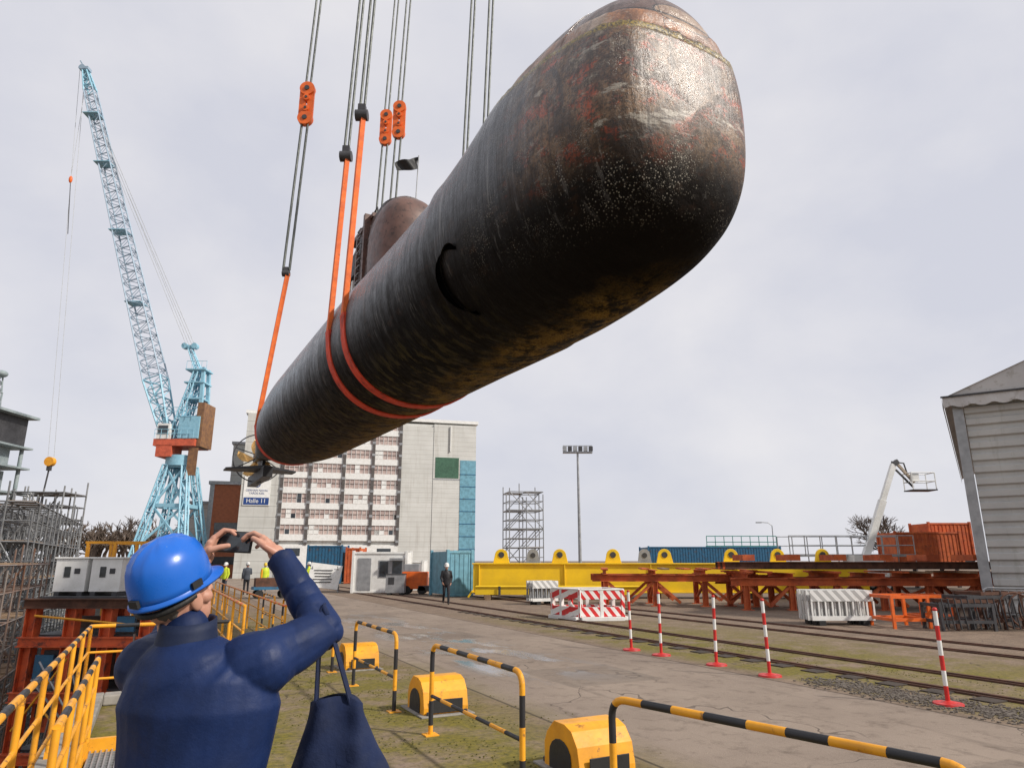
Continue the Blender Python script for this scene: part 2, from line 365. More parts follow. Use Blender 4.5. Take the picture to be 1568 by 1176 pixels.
    o1=oval(-.05,1.92,.62,.27); fx0=t.rng(X[0],2.2,2.0)
    col=t.mix(t.mul(t.rng(o1,1.0,.97),fx0,.75),col,t.mix(t.rng(n2,.4,.62),(.42,.31,.21),(.22,.12,.07)))
    col=t.mix(t.mul(t.rng(t.math('ABSOLUTE',t.math('SUBTRACT',o1,1.02)),.06,.03),fx0,.85),col,(.015,.010,.008))
    o2=oval(-1.35,1.95,.20,.50); col=t.mix(t.mul(t.rng(o2,1.0,.9),t.rng(X[0],3.2,3.0),.93),col,(.012,.009,.008))  # dark oval painted as the shade inside the recessed bow opening
    ln=t.mul(t.rng(t.math('ABSOLUTE',t.math('ADD',zr,t.mul(n3,.14))),.10,.05),t.rng(X[0],6.5,5))
    col=t.mix(t.mul(ln,.92),col,t.mix(t.rng(n3,.42,.58),(.008,.006,.005),(.34,.24,.035)))
    for zl in(.43,1.0):
        l2=t.mul(t.rng(t.math('ABSOLUTE',t.math('SUBTRACT',zr,zl)),.030,.014),t.rng(X[0],6,5))
        col=t.mix(t.mul(l2,.9),col,(.012,.009,.008))
    # row of faded draught dashes painted up the stem casing
    dz=t.math('FRACT',t.math('DIVIDE',X[2],.11)); dsh=t.mul(t.rng(dz,.62,.60),t.rng(t.math('ABSOLUTE',t.math('ADD',X[1],.62)),.07,.06),t.rng(X[2],1.95,2.0),t.rng(X[2],2.9,2.85),t.rng(X[0],1.6,1.5),t.rng(n2,.62,.52))
    col=t.mix(t.mul(dsh,.85),col,(.50,.48,.44))
    py=t.math('FRACT',t.math('DIVIDE',t.math('ADD',X[1],.2),1.35)); pl=t.mul(t.rng(t.math('ABSOLUTE',t.math('SUBTRACT',py,.5)),.012,.006),t.rng(X[2],.2,.25),t.rng(X[0],1.6,1.4))
    col=t.mix(t.mul(pl,.7),col,(.015,.011,.009))
    v1=t.vor(21); msk=t.rng(t.noise(.9,8,.82),.47,.57)
    bz=t.mul(t.rng(zz,-2.0,-1.3),t.rng(zz,.2,-.6)); bx=t.rng(X[0],5.0,1.8)
    sp=t.mul(t.rng(v1,.34,.18),msk,bz,bx)
    v2=t.vor(44); sp2=t.mul(t.rng(v2,.36,.24),t.rng(t.noise(1.6,8,.8),.52,.60),bx,t.rng(zz,-1.9,-1.0),t.rng(X[2],1.6,1.0))
    bar=t.math('MAXIMUM',sp,sp2)
    col=t.mix(t.mul(bar,.72),col,(.40,.37,.31))
    ch=t.mul(t.rng(t.noise(5,8,.85,t.map((1,.6,2.2))),.60,.64),t.rng(X[0],3.4,1.4),t.rng(X[2],-.8,.3))
    col=t.mix(t.mul(ch,.7),col,(.44,.40,.34))
    fx=t.math('FRACT',t.math('DIVIDE',X[0],2.35)); seam=t.mul(t.rng(t.math('ABSOLUTE',t.math('SUBTRACT',fx,.5)),.006,.003),t.rng(X[0],2.2,3))
    col=t.mix(t.mul(seam,.6),col,(.01,.01,.01))
    rough=t.math('ADD',t.math('ADD',t.rng(t.math('ADD',t.mul(n2,.5),t.mul(st,.5)),.38,.62,.10,.40),t.mul(t.rng(X[2],.2,-1.2),.5)),t.mul(bow,.08),clamp=True)
    h=t.math('ADD',t.mul(n2,.9),t.math('ADD',t.mul(bar,.8),t.math('SUBTRACT',t.mul(n3,.5),t.math('MAXIMUM',seam,ln))))
    nb=t.bump(t.math('ADD',t.noise(1,4,.5,t.map((1.7,.6,.4))),t.mul(st2,.25)),.42,.22)
    return t.out(col,rough,0,t.bump(h,.55,.035,nb),t.rng(X[2],-1.4,.5,.08,.8))
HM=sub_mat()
SUBP=(3.0,9.6,9.0); SUBR=math.atan2(.879,-.477)
sub=empty('submarine',SUBP,SUBR)
h=MB(); rs=[]
NS=260
for i in range(NS+1):
    s_=44*(i/NS)**1.9; ring_=[]
    for j in range(180):
        p=hp(s_,2*math.pi*j/180)
        k_=sm((7-s_)/2.5)
        zr=p.z-(1.42+.13*s_)
        ins=.055*sm(zr/.05)*k_+.03*sm((zr-.41)/.05)*k_
        if ins>0:
            L_=math.hypot(p.y,p.z-.6); p=V((p.x+ins*(1 if s_<1.5 else 0),p.y*(1-ins/max(L_,.5)),.6+(p.z-.6)*(1-ins/max(L_,.5))))
        ring_.append(p)
    rs.append(ring_)
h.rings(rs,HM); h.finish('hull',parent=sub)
SAILM=mat('sail_paint',(.055,.05,.052),.5,var=(.11,.065,.055),vs=1.2,dirt=(.36,.34,.32),ds=5,da=(.58,.64),bump=.3)
SAILB=mat('sail_dome',(.15,.085,.068),.45,var=(.09,.055,.046),vs=2,dirt=(.045,.032,.028),ds=6,da=(.55,.64))
s1=MB(); S0=13.3
def sect(s_,z):
    t=(s_-S0)/6.3
    return .98*(max(0,1-(1-min(1,max(0,t/.16)))**2))**.5*(1-.35*sm((t-.55)/.45))
rs=[]
for z in(2.0,2.6,3.4,4.2,4.95,5.0,5.3,5.34):
    k_=1 if z<4.97 else (.93 if z<5.32 else .8); ring=[]
    N=26; sh=(z-2)*.12
    for i in range(N): s_=S0+sh+(6.3-sh*1.2)*(i/(N-1))**1.5; ring.append(V((s_,sect(s_-sh*(1-(s_-S0)/6.3),z)*k_*(1-.05*(z-2)),z)))
    for i in range(N): p=ring[N-1-i]; ring.append(V((p.x,-p.y-.001,p.z)))
    rs.append(ring)
s1.rings(rs,SAILM,smooth=False)
s1.finish('sail',parent=sub)
s2=MB()
s2.ell((14.5,0,3.6),(1.6,1.08,1.78),SAILB,n=36,k=22,e=.72); s2.bx(15.6,18.6,-.82,.82,5.3,5.46,SAILB); s2.bx(15.9,16.1,-.9,1.02,2.4,5.5,SAILB)
for i in range(9): s2.tube((16.2,.95,2.6+i*.3),(16.2,1.07,2.6+i*.3),.025,GRY); s2.tube((16.6,.95,2.6+i*.3),(16.6,1.07,2.6+i*.3),.025,GRY); s2.tube((16.2,1.07,2.6+i*.3),(16.6,1.07,2.6+i*.3),.025,GRY)
s2.bx(17.1,17.9,.84,.99,3.5,4.4,BLK); s2.bx(17.2,17.4,.86,1.0,2.6,3.3,WHT); s2.bx(18.2,18.8,.74,.86,2.9,4.6,SAILB); s2.bx(16.8,16.95,.92,1.02,3.0,5.0,SAILB)
s2.bx(17.7,17.9,.86,1.0,2.6,3.2,WHT); s2.bx(18.0,18.1,.78,.95,2.4,3.4,WHT)
for x_,hh in((16.8,.7),(17.4,.5),(18.0,.8)): s2.tube((x_,0,5.3),(x_,0,5.3+hh),.08,DGR,8)
s2.path([(15.6,.6,5.4),(15.7,.62,5.75),(18.0,.55,5.7),(19.2,.4,5.3)],.03,DGR)
s2.path([(15.6,-.6,5.4),(15.7,-.62,5.75),(18.0,-.55,5.7),(19.2,-.4,5.3)],.03,DGR)
s2.finish('sail_fittings',parent=sub,bevel=.01)
fl=MB(); fl.tube((13.6,-.1,4.6),(13.4,-.1,6.85),.02,GRY,6)
pts=[]
for i in range(13):
    for j in range(7):
        a=i/12; pts.append(V((13.4+a*.05,-.1+.82*a,6.8-.52*j/6*(1-.35*a)-.42*a+.06*math.sin(a*9+j*.4)))+V((.12*math.sin(a*8+j*.5),0,0)))
fl.add(pts,[(i*7+j,i*7+j+1,(i+1)*7+j+1,(i+1)*7+j) for i in range(12) for j in range(6)],RUB,True)
fl.finish('flag',parent=sub)
cs=MB(); Nn=26
def onhull(s_,z,off):
    lo,hi=-math.pi/2,math.pi/2
    for _ in range(30):
        m_=(lo+hi)/2
        if hp(s_,m_).z<z: lo=m_
        else: hi=m_
    return hp(s_,lo,off)
SLOT_SHADE=mat('slot_shade_black',(.002,.002,.002),.95,bump=0,spec=0)  # flat black strip laid on the hull for the shade inside the slot
for (o1,o2,off,mm_) in((0,.30,.012,SLOT_SHADE),(-.05,0,.07,HM),(.30,.35,.03,HM)):
    rr=[]
    for i in range(Nn+1):
        t=math.radians(-80+210*i/Nn); th=max(0,math.sin(math.pi*i/Nn))**.7
        A=onhull(5.0+.50*math.cos(t)+(o1 if o1<=0 else o1*th),-1.42+.68*math.sin(t)*(1-(.12 if o1>.1 else 0)),off); B=onhull(5.0+.50*math.cos(t)+o2*th+.004,-1.42+.68*math.sin(t)*(1-(.12 if o2>.1 else 0)),off if mm_ is SLOT_SHADE else .0)
        rr.append([A,B])
    cs.rings(rr,mm_,closed=False,caps=False)
cs.finish('torpedo_shutter',parent=sub)
dk=MB()
for i in range(26):
    s_=22+i*.5; dk.tube((s_,.75,tab(s_,1)-.1),(s_,.8,tab(s_,1)+.28+.1*math.sin(i)),.03,DGR)
dk.path([(22+i*.5,.8,tab(22+i*.5,1)+.28+.1*math.sin(i)) for i in range(26)],.03,DGR)
for i in range(14):
    s_=23+i*.8; dk.box((s_,random.uniform(-.2,.75),tab(s_,1)+.12),(random.uniform(.3,.9),.5,random.uniform(.25,.6)),BLK if i%3 else SAILM,random.random())
dk.path([(19.0,0,5.0),(22,.1,3.6),(26,.2,2.4)],.02,DGR)
dk.bx(12,30,-.55,.55,2.1,2.38,SAILM)
dk.finish('deck_casing',parent=sub,bevel=.02)
BR=mat('propeller_bronze',(.55,.33,.12),.3,.9)
st=MB(); st.tube((43.3,0,0),(45.3,0,0),.34,HM,20,.2)
for k_ in range(5):
    a=2*math.pi*k_/5; rr=[]
    for i in range(7):
        rad=.25+1.15*i/6; wd=.34*math.sin(math.pi*(i+1.2)/8.4)+.06; ang=a+.25*(i/6)**2; tw=.9-.5*i/6
        cdir=V((0,math.cos(ang),math.sin(ang))); tdir=V((0,-math.sin(ang),math.cos(ang)))
        w_=tdir*math.cos(tw)+V((1,0,0))*math.sin(tw)
        c_=V((44.7,0,0))+cdir*rad; rr.append([c_-w_*wd+V((.01,0,0)),c_+V((.03,0,0)),c_+w_*wd+V((.01,0,0)),c_-V((.02,0,0))])
    st.rings(rr,BR)
st.path([V((44.2,1.7*math.cos(t),1.7*math.sin(t))) for t in[2*math.pi*i/40 for i in range(41)]],.045,DGR)
for a in(.4,2.7,3.6,5.8): st.tube((43.4,.4*math.cos(a),.4*math.sin(a)),(44.2,1.7*math.cos(a),1.7*math.sin(a)),.04,DGR)
def fin(p,m_):
    st.add(p[0]+p[1],[(0,1,2,3),(7,6,5,4),(0,4,5,1),(1,5,6,2),(2,6,7,3),(3,7,4,0)],m_)
for sg in(1,-1):
    fin(([V((40.6,0,-.9)),V((43.2,0,-.9)),V((43.6,2.3*sg,-1.0)),V((42.2,2.3*sg,-1.0))],[V((40.6,0,-1.14)),V((43.2,0,-1.14)),V((43.6,2.3*sg,-1.1)),V((42.2,2.3*sg,-1.1))]),BLK)
    fin(([V((41,.12,0)),V((43.4,.12,0)),V((43.6,.05,-1.9*sg)),V((42.4,.05,-1.9*sg))],[V((41,-.12,0)),V((43.4,-.12,0)),V((43.6,-.05,-1.9*sg)),V((42.4,-.05,-1.9*sg))]),BLK)
st.bx(45.4,46.4,-.06,.06,-1.7,1.1,BLK); st.beam((39.5,0,-1.45),(46.3,0,-1.5),.6,.7,BLK)
st.finish('stern_gear',parent=sub,bevel=.01)
# ------------------------------------------------------------ slings and ropes
SLO=mat('sling_orange',(.82,.17,.03),.7,var=(.62,.12,.03),bump=.3,bs=60,dirt=(.18,.07,.03),ds=5,da=(.6,.75))
SLR=mat('sling_red',(.72,.07,.025),.7,var=(.52,.045,.02),bump=.3,dirt=(.08,.03,.02),ds=3,da=(.55,.75))
def sling(name,s0,ztop,lean=(0,0),wd=.28,th=.15,port=None):
    m=MB(); pts=[]
    sy=tab(s0,3)+.08; lz=ztop-9.0
    for i in range(13): t=i/12; pts.append((V((s0+lean[0]*(1-t),sy+lean[1]*(1-t),lz*(1-t)+.15*t)),SLO,th))
    for i in range(1,49): ph=-math.pi*i/48+.0; pts.append((hp(s0,ph,.04),SLR,.09))
    E=V(port) if port else V((s0+lean[0],-sy-lean[1],lz)); A0=V((s0,-sy,0))
    for i in range(1,13): t=i/12; pts.append((A0.lerp(E,t),SLO,th))
    for a in range(len(pts)-1):
        p,q=pts[a][0],pts[a+1][0]; tt=pts[a+1][2]; n_=(q-p).cross(V((1,0,0))).normalized()*tt
        w_=wd*1.5 if tt<.1 else wd*.75
        rr=[[x+V((-w_/2,0,0)),x+V((w_/2,0,0)),x+V((w_/2,0,0))+n_,x+V((-w_/2,0,0))+n_] for x in(p,q)]
        m.rings(rr,pts[a+1][1],caps=(a in(0,len(pts)-2)),smooth=False)
    m.finish(name,loc=SUBP,rz=SUBR)
def s2w(s_,y,z):
    return V(SUBP)+V((-.477*s_-.879*y,.879*s_-.477*y,z))
def hook(m,c,H,ax):
    c=V(c); ax=V(ax); W=H*.24
    for sg in(1,-1):
        o=ax*W*.36*sg
        m.beam(c+o+V((0,0,-H*.34)),c+o+V((0,0,H*.34)),W*.24,W*.55,ORG)
        m.tube(c+V((0,-.25*W,H*.36*sg)),c+V((0,.25*W,H*.36*sg)),W*.66,ORG,18)
        m.tube(c+V((0,-.34*W,H*.36*sg)),c+V((0,.34*W,H*.36*sg)),W*.22,DGR,12)
        m.tube(c+V((0,-.3*W,H*.13*sg)),c+V((0,.3*W,H*.13*sg)),W*.30,ORG,12)
        m.tube(c+V((0,-.36*W,H*.13*sg)),c+V((0,.36*W,H*.13*sg)),W*.12,DGR,10)
def rope(m,a,b,r=.035,gap=.12):
    a=V(a);b=V(b)
    for sg in(-1,1): m.tube(a+V((gap*sg,0,0)),b+V((gap*sg,0,0)),r,WIRE,6)
def rig(s0,side,ztop,zh,name,lean=(0,0),H=2.4,r=.045,gp=.12):
    m=MB(); sy=(tab(s0,3)+.05)*side
    a=s2w(s0+lean[0],sy+lean[1]*side,ztop-9.0)
    m.tube(a-V((.2,0,0)),a+V((.2,0,0)),.19,DGR,10); m.box(a+V((0,0,.2)),(.24,.22,.34),DGR)
    top=a+V((.9,.0,30))
    if zh:
        u=(zh-a.z)/30; c=a.lerp(top,u)
        rope(m,a+V((0,0,.2)),c-V((0,0,H*.45)),r,gp); hook(m,c,H,(1,0,0)); rope(m,c+V((0,0,H*.45)),top,r*.9,gp*.8)
    else: rope(m,a+V((0,0,.2)),top,r,gp*.6)
    m.finish(name)
for s0,zt in((14.3,15.6),(12.5,16.1)):
    sling('lifting_sling',s0,zt,(0,-.2)); rig(s0,1,zt,None,'wire_rope',(0,-.2)); rig(s0,-1,zt,None,'wire_rope',(0,-.2))
sling('lifting_sling',32.0,18.0,(-.6,-.8),.38,.24,(26.8,-2.4,1.9)); rig(32.0,1,18.0,29.3,'crane_shackle_block',(-.6,-.8),2.9,.075,.18)
for s0 in(26.8,24.4): rig(s0,-1,11.0,26.0 if s0>25 else 25.0,'crane_shackle_block',H=2.2,r=.055,gp=.14)
# ------------------------------------------------------------ shipyard hall
def siding(name,c1,c2,per,vert=False,mix=.5):
    t=NT(name); X=t.xyz(); ax=X[0] if vert else X[2]
    f=t.math('FRACT',t.math('DIVIDE',ax,per)); l=t.rng(t.math('ABSOLUTE',t.math('SUBTRACT',f,.5)),.05,.02)
    c=t.mix(t.rng(t.noise(.4,6,.6),.35,.65),c1,c2); c=t.mix(t.math('MULTIPLY',l,mix),c,tuple(x*.35 for x in c1))
    c=t.mix(t.rng(t.noise(1,6,.7,t.map((2,2,.15))),.52,.72,0,.4),c,(.25,.22,.18))
    return t.out(c,.6,0,t.bump(t.math('SINE',t.math('MULTIPLY',ax,6.283/per)),.25,.03),.3)
SID=siding('hall_siding',(.60,.60,.57),(.52,.52,.49),.62)
SIDL=siding('hall_siding_left',(.54,.54,.51),(.46,.46,.43),1.3)
hall=empty('shipyard_hall',(-31.4,79.6,0),math.radians(15)); hall.scale=(.905,1,.955)
b=MB()
b.bx(0,30.6,.3,40,0,19.6,SID); b.bx(-.0,4.7,.0,.297,0,19.9,SIDL); b.bx(20.2,24.6,-.02,.297,0,19.2,SID); b.bx(24.62,30.62,-.08,.297,3.3,19.6,SID)
b.bx(-.3,31,.2,40.3,19.9,20.3,WHT)
b.finish('walls',parent=hall)
b=MB(); PK=mat('pink_window',(.52,.41,.37),.25,var=(.32,.24,.22),vs=1.2,dirt=(.66,.64,.6),ds=.6,spec=.6); PIL=mat('pilaster',(.10,.09,.085),.7)
b.bx(4.7,20.2,.1,.297,4.4,19.2,PK)
for i in range(8):
    z=4.4+i*1.9; b.bx(4.7,20.2,-.02,.09,z,z+.75,WHT); b.bx(4.7,20.2,.05,.11,z+1.3,z+1.36,PIL)
for x_ in(4.75,8.2,12.5,16.3,19.9):
    b.bx(x_-.02,x_+.36,-.15,.09,3.9,19.3,PIL)
    for k_ in range(10): b.bx(x_-.05,x_+.39,-.18,-.152,4.2+k_*1.55,4.5+k_*1.55,GRY)
for i in range(26):
    b.bx(5.1+i*.6,5.15+i*.6,.04,.098,4.4,19.2,WHT)
for i in range(60):
    x_=5.15+random.randrange(25)*.6; z=5.2+random.randrange(7)*1.9; b.bx(x_,x_+.55,.06,.099,z,z+random.choice((.5,1.05)),random.choice((GLS,WHT,PK,PK,WHT)))
b.bx(4.7,20.2,-.05,.297,1.2,3.9,WHT); b.bx(4.7,20.2,-.02,.28,0,1.2,GRY)
for x_ in(6,9.5,13.5,17.5): b.bx(x_,x_+1.8,-.08,-.052,2.6,3.5,GLS)
b.bx(24.9,28.2,-.11,-.082,12.5,15.2,mat('green_window',(.06,.14,.09),.3)); b.bx(28.4,30.63,-.13,-.081,.2,14.9,LBL)
for i in range(9): b.bx(28.4,30.64,-.16,-.131,.2+i*1.6,.3+i*1.6,BLU)
b.bx(24.7,30.5,-.02,.29,0,3.28,WHT); b.bx(25,27.6,-.06,-.022,0,3.0,BLK)  # black slab stands in for the dark inside of the open doorway
b.bx(26.9,27.0,-.3,-.09,16,19.4,WHT); b.bx(24.7,30.5,-.1,-.082,12.25,12.4,GRY)
b.finish('door_front',parent=hall)
b=MB(); b.bx(.35,3.6,-.1,-.004,8.5,12,WHT); SGB=mat('sign_blue',(.02,.06,.22),.4); b.bx(.45,3.5,-.13,-.104,8.6,9.45,SGB); b.tube((1.95,-.104,11.1),(1.95,-.13,11.1),.42,SGB,20); b.tube((1.95,-.131,11.1),(1.95,-.14,11.1),.3,WHT,20)
b.finish('sign_board',parent=hall)
def text(s_,par,loc,size,m,rx=math.pi/2):
    c=bpy.data.curves.new(s_,'FONT'); c.body=s_; c.size=size; c.align_x='CENTER'; c.extrude=.004; c.materials.append(m)
    o=bpy.data.objects.new('lettering',c); sc.collection.objects.link(o); o.parent=par; o.location=loc; o.rotation_euler=(rx,0,0); return o
text('Halle 11',hall,(1.97,-.14,8.82),.72,WHT); text('GERMAN NAVAL\nYARDS KIEL',hall,(1.97,-.11,10.2),.36,SGB)
m=MB(); m.bx(0,5,0,25,0,16.3,SIDL); m.bx(-.2,5.2,-.2,25,16.3,16.6,GRY); m.bx(1,4,-.05,-.004,6,7.5,GLS); m.finish('side_hall',loc=(-35.4,86,0),rz=math.radians(15))
m=MB(); BRK=mat('orange_cladding',(.40,.13,.06),.7,var=(.30,.10,.05)); m.bx(0,4.2,0,20,0,11,BRK); m.bx(-.2,4.4,-.2,20.2,11,11.4,GRY); m.bx(-.02,.5,-.03,-.002,0,11,GRY)
for k_ in range(3): m.bx(.9,3.7,-.06,-.004,1.5+k_*2.0,2.4+k_*2.0,GLS)
m.finish('workshop_building',loc=(-36.9,84,0),rz=math.radians(15))
m=MB(); m.bx(0,3.4,0,20,0,9,SIDL); m.bx(-.2,3.6,-.2,20.2,9,9.3,GRY); m.bx(.5,3,-.05,-.004,3,4.4,GLS); m.finish('annex_building',loc=(-40.9,88,0),rz=math.radians(15))
# ------------------------------------------------------------ portal crane
c=MB(); B=V((-38.9,80,0))
for sx in(-1,1):
    for sy in(-1,1):
        c.lattice(B+V((3.0*sx,3.0*sy,0)),B+V((1.1*sx,1.1*sy,12.6)),.8,.6,CBL,.12,7,.07)
for z,w_ in((3.5,2.5),(8,1.8),(12.6,1.15)):
    for a_,b_ in(((-1,-1),(1,-1)),((1,-1),(1,1)),((1,1),(-1,1)),((-1,1),(-1,-1))):
        c.beam(B+V((w_*a_[0],w_*a_[1],z)),B+V((w_*b_[0],w_*b_[1],z)),.3,.42,CBL)
for z0,z1,w0,w1 in((0,3.5,3.0,2.5),(3.5,8,2.5,1.8),(8,12.6,1.8,1.15)):
    for sy in(-1,1):
        c.beam(B+V((-w0,w0*sy,z0)),B+V((w1,w1*sy,z1)),.2,.25,CBL); c.beam(B+V((w0,w0*sy,z0)),B+V((-w1,w1*sy,z1)),.2,.25,CBL)
c.tube(B+V((0,0,12.6)),B+V((0,0,13.8)),1.7,CBL,20)
c.box(B+V((-.2,0,15.2)),(4.8,3.8,.8),CRD); c.box(B+V((-1.3,-.6,14.2)),(1.8,2.6,1.3),CRD); c.box(B+V((1.2,0,17.0)),(2.4,3.4,2.6),CBL); c.box(B+V((-1.6,-1.2,16.5)),(1.4,1.5,1.8),WHT); c.box(B+V((-1.6,-1.97,16.7)),(1.1,.06,.9),GLS)
c.box(B+V((2.3,0,17.4)),(.8,3.0,5.2),CBR); c.box(B+V((2.0,-1.55,13.0)),(1.1,.1,3.2),CBR)
for z in(15.7,18.3):
    for i in range(7): c.tube(B+V((-2.5+i*.75,-2.0,z)),B+V((-2.5+i*.75,-2.0,z+1)),.03,CBL,4)
    c.tube(B+V((-2.5,-2.0,z+1)),B+V((2,-2.0,z+1)),.035,CBL,4); c.tube(B+V((-2.5,-2.0,z+.5)),B+V((2,-2.0,z+.5)),.03,CBL,4)
for sy in(-1,1):
    c.lattice(B+V((-.9,1.1*sy,15.6)),B+V((.9,.7*sy,24)),.7,.5,CBL,.10,7); c.beam(B+V((2.2,1.1*sy,15.6)),B+V((1.7,.7*sy,24.5)),.38,.38,CBL)
    for z in(19.8,21.6,23): c.beam(B+V((.3,.9*sy,z-1.2)),B+V((1.9,.9*sy,z)),.12,.12,CBL)
for z in(18.4,20.6,22.6,24.2): c.box(B+V((.9,0,z)),(2.4,2.2,.16),CBL)
for i in range(5): c.tube(B+V((-.2+i*.6,-1.1,24.2)),B+V((-.2+i*.6,-1.1,25.2)),.03,CBL,4)
c.tube(B+V((-.2,-1.1,25.2)),B+V((2.2,-1.1,25.2)),.03,CBL,4)
c.lattice(B+V((.8,0,24.2)),B+V((-.6,0,27.2)),.6,.4,CBL,.08,4); c.box(B+V((-.6,0,27.3)),(1.7,.5,.4),CBL)
for o in(-1.2,-.0): c.tube(B+V((o,-.35,27.4)),B+V((o,.35,27.4)),.36,CBL,12)
J0=B+V((-2.6,0,18.3)); J1=V((-58.6,80,67.2)); K=J0.lerp(J1,.1)
c.beam(B+V((-1.5,.9,15.4)),J0+V((.6,.9,0)),.4,.4,CBL); c.beam(B+V((-1.5,-.9,15.4)),J0+V((.6,-.9,0)),.4,.4,CBL)
c.lattice(J0-V((-.7,0,1.8)),K,(2.2,1.0),(2.1,2.1),CBL,.12,5,.075,ux=(0,1,0)); c.lattice(K,J0.lerp(J1,.93),(2.1,2.1),(1.1,1.2),CGR,.10,36,.05,ux=(0,1,0)); c.lattice(J0.lerp(J1,.93),J1,(1.1,1.2),(.6,.5),CBL,.12,5,.08,ux=(0,1,0))
for t in(.3,.5,.7,.85): 
    p=J0.lerp(J1,t); c.box(p+V((-.3,0,0)),(2.0,1.8,.1),CBL)
c.box(J1,(1.2,.9,.4),CGR); c.tube(J1+V((-.3,-.4,.1)),J1+V((-.3,.4,.1)),.45,CGR,12); c.beam(J1,J1+V((-.9,0,1.4)),.15,.15,CGR)
for sy in(-.5,.5):
    c.tube(J0.lerp(J1,.86)+V((0,sy,0)),B+V((-.2,sy,27.5)),.035,CWI,4); c.tube(J0.lerp(J1,.80)+V((.3,sy,0)),B+V((-.9,sy,27.5)),.03,CWI,4)
HK=V((-54.3,80,13.2))
for o in(-.35,.35): c.tube(J1+V((o-.4,0,0)),HK+V((o,0,.6)),.03,CWI,4)
c.tube(HK+V((0,-.3,0)),HK+V((0,.3,0)),.55,YEL,16); c.box(HK+V((0,0,-.7)),(.4,.4,.7),DGR); c.tube(HK+V((0,0,-1)),HK+V((-.4,0,-6.5)),.09,DGR,6)
S=J1+V((.4,0,-3)); S2=V((-57.9,80,50.3)); c.tube(S,S2,.03,CWI,4); c.tube(S2,V((-57,80,42.5)),.05,DGR,5); c.ell(S2,(.22,.22,.5),ORG)
c.finish('harbour_crane')
# ------------------------------------------------------------ middle distance
def scaffold(m,x0,x1,y0,y1,z0,z1,dx,dy,dz,r=.03,brace=.4,boards=.4,mt=SCAF,skip=0):
    nx=max(1,round((x1-x0)/dx)); ny=max(1,round((y1-y0)/dy)); nz=max(1,round((z1-z0)/dz))
    X=[x0+(x1-x0)*i/nx for i in range(nx+1)]; Y=[y0+(y1-y0)*i/ny for i in range(ny+1)]; Z=[z0+(z1-z0)*i/nz for i in range(nz+1)]
    for x in X:
        for y in Y: m.tube((x,y,z0),(x,y,z1+random.uniform(-.6,1)),r,mt,4,caps=False)
    for z in Z[1:]:
        for x in X:
            if random.random()>=skip: m.tube((x,y0,z),(x,y1,z),r*.9,mt,4,caps=False); m.tube((x,y0,z-.5*dz),(x,y1,z-.5*dz),r*.7,mt,4,caps=False)
        for y in Y:
            if random.random()>=skip: m.tube((x0,y,z),(x1,y,z),r*.9,mt,4,caps=False); m.tube((x0,y,z-.5*dz),(x1,y,z-.5*dz),r*.7,mt,4,caps=False)
    for i in range(nx):
        for k_ in range(nz):
            for y in Y:
                if random.random()<brace: a=i if random.random()<.5 else i+1; m.tube((X[a],y,Z[k_]),(X[2*i+1-a],y,Z[k_+1]),r*.8,mt,4,caps=False)
            for j in range(ny):
                if random.random()<boards: m.box(((X[i]+X[i+1])/2,(Y[j]+Y[j+1])/2,Z[k_+1]+.04),(X[i+1]-X[i]-.02,(Y[j+1]-Y[j])*.8,.05),WOOD if random.random()<.6 else mt)
m=MB(); scaffold(m,0,2.8,0,2.8,0,7.4,1.4,1.4,1.5,.045,.9,.5,GRY); m.finish('scaffold_tower',loc=(-.2,56,0),rz=.2)
m=MB(); m.tube((0,0,0),(0,0,11.3),.16,GRY,10,.09); m.box((0,0,11.2),(2.6,.5,.12),GRY); m.box((0,0,11.8),(2.6,.06,.05),GRY)
for i in range(6): m.box((-1.15+i*.46,-.2,11.5),(.34,.3,.4),DGR if i%2 else GRY); m.tube((-1.15+i*.46,.2,11.2),(-1.15+i*.46,.2,11.85),.02,GRY,4)
m.finish('floodlight_mast',loc=(5.8,60,0))
def arch(w,hh,n=10): return [(-w/2,0)]+[(-w/2*math.cos(math.pi*i/n)*.8,hh-w*.4+w*.4*math.sin(math.pi*i/n)) for i in range(n+1)]+[(w/2,0)]
def lug(m,x,y,z,w_,hh,mt,th=.12):
    T=lambda p:V((x+p.x,y+p.z,z+p.y)); m.prism(arch(w_,hh),-th/2,th/2,mt,T); m.tube((x,y-th/2-.03,z+hh*.58),(x,y+th/2+.03,z+hh*.58),w_*.18,DGR,14)
m=MB()
L=21
m.bx(0,L,0,1.1,.35,1.75,YEL2); m.bx(-.06,L+.06,-.12,1.22,1.752,1.82,YEL2); m.bx(-.06,L+.06,-.12,1.22,.28,.348,YEL2)
for i in range(5): m.bx(.3+i*4.6,.36+i*4.6,-.1,-.003,.35,1.75,YEL2)
for i,x_ in enumerate((1.5,4.7,7.6,10.4,14.0,16.5,18.9)): lug(m,x_,.5,1.82,.9,.75,YEL2)
m.beam((0,-.03,.4),(-.25,-.03,.05),.1,.1,YEL2)
for x_ in(.6,5,10,15,20): m.bx(x_,x_+.35,-.1,1.2,0,.278,WOOD)
m.finish('yellow_lifting_beam',loc=(-2.1,38.2,0),rz=-.03,bevel=.015)
m=MB(); m.bx(0,8.5,0,.9,.25,.62,YEL2); m.bx(0,8.5,-.06,.96,.622,.68,YEL2); m.bx(.5,.8,0,.9,0,.248,WOOD); m.bx(7.5,7.8,0,.9,0,.248,WOOD)
for x_ in(1.2,4,7): m.bx(x_,x_+.12,-.1,-.062,.25,.68,DGR)
m.finish('yellow_spreader_bar',loc=(-1.9,36.6,0),rz=-.02,bevel=.015)
for i,x_ in enumerate((2.2,8.6)):
    m=MB(); m.bx(-.55,.55,0,.4,0,1.75,GRY); lug(m,0,.2,1.75,.8,.85,GRY); m.finish('steel_lug_bracket',loc=(x_-1,40.2,0))
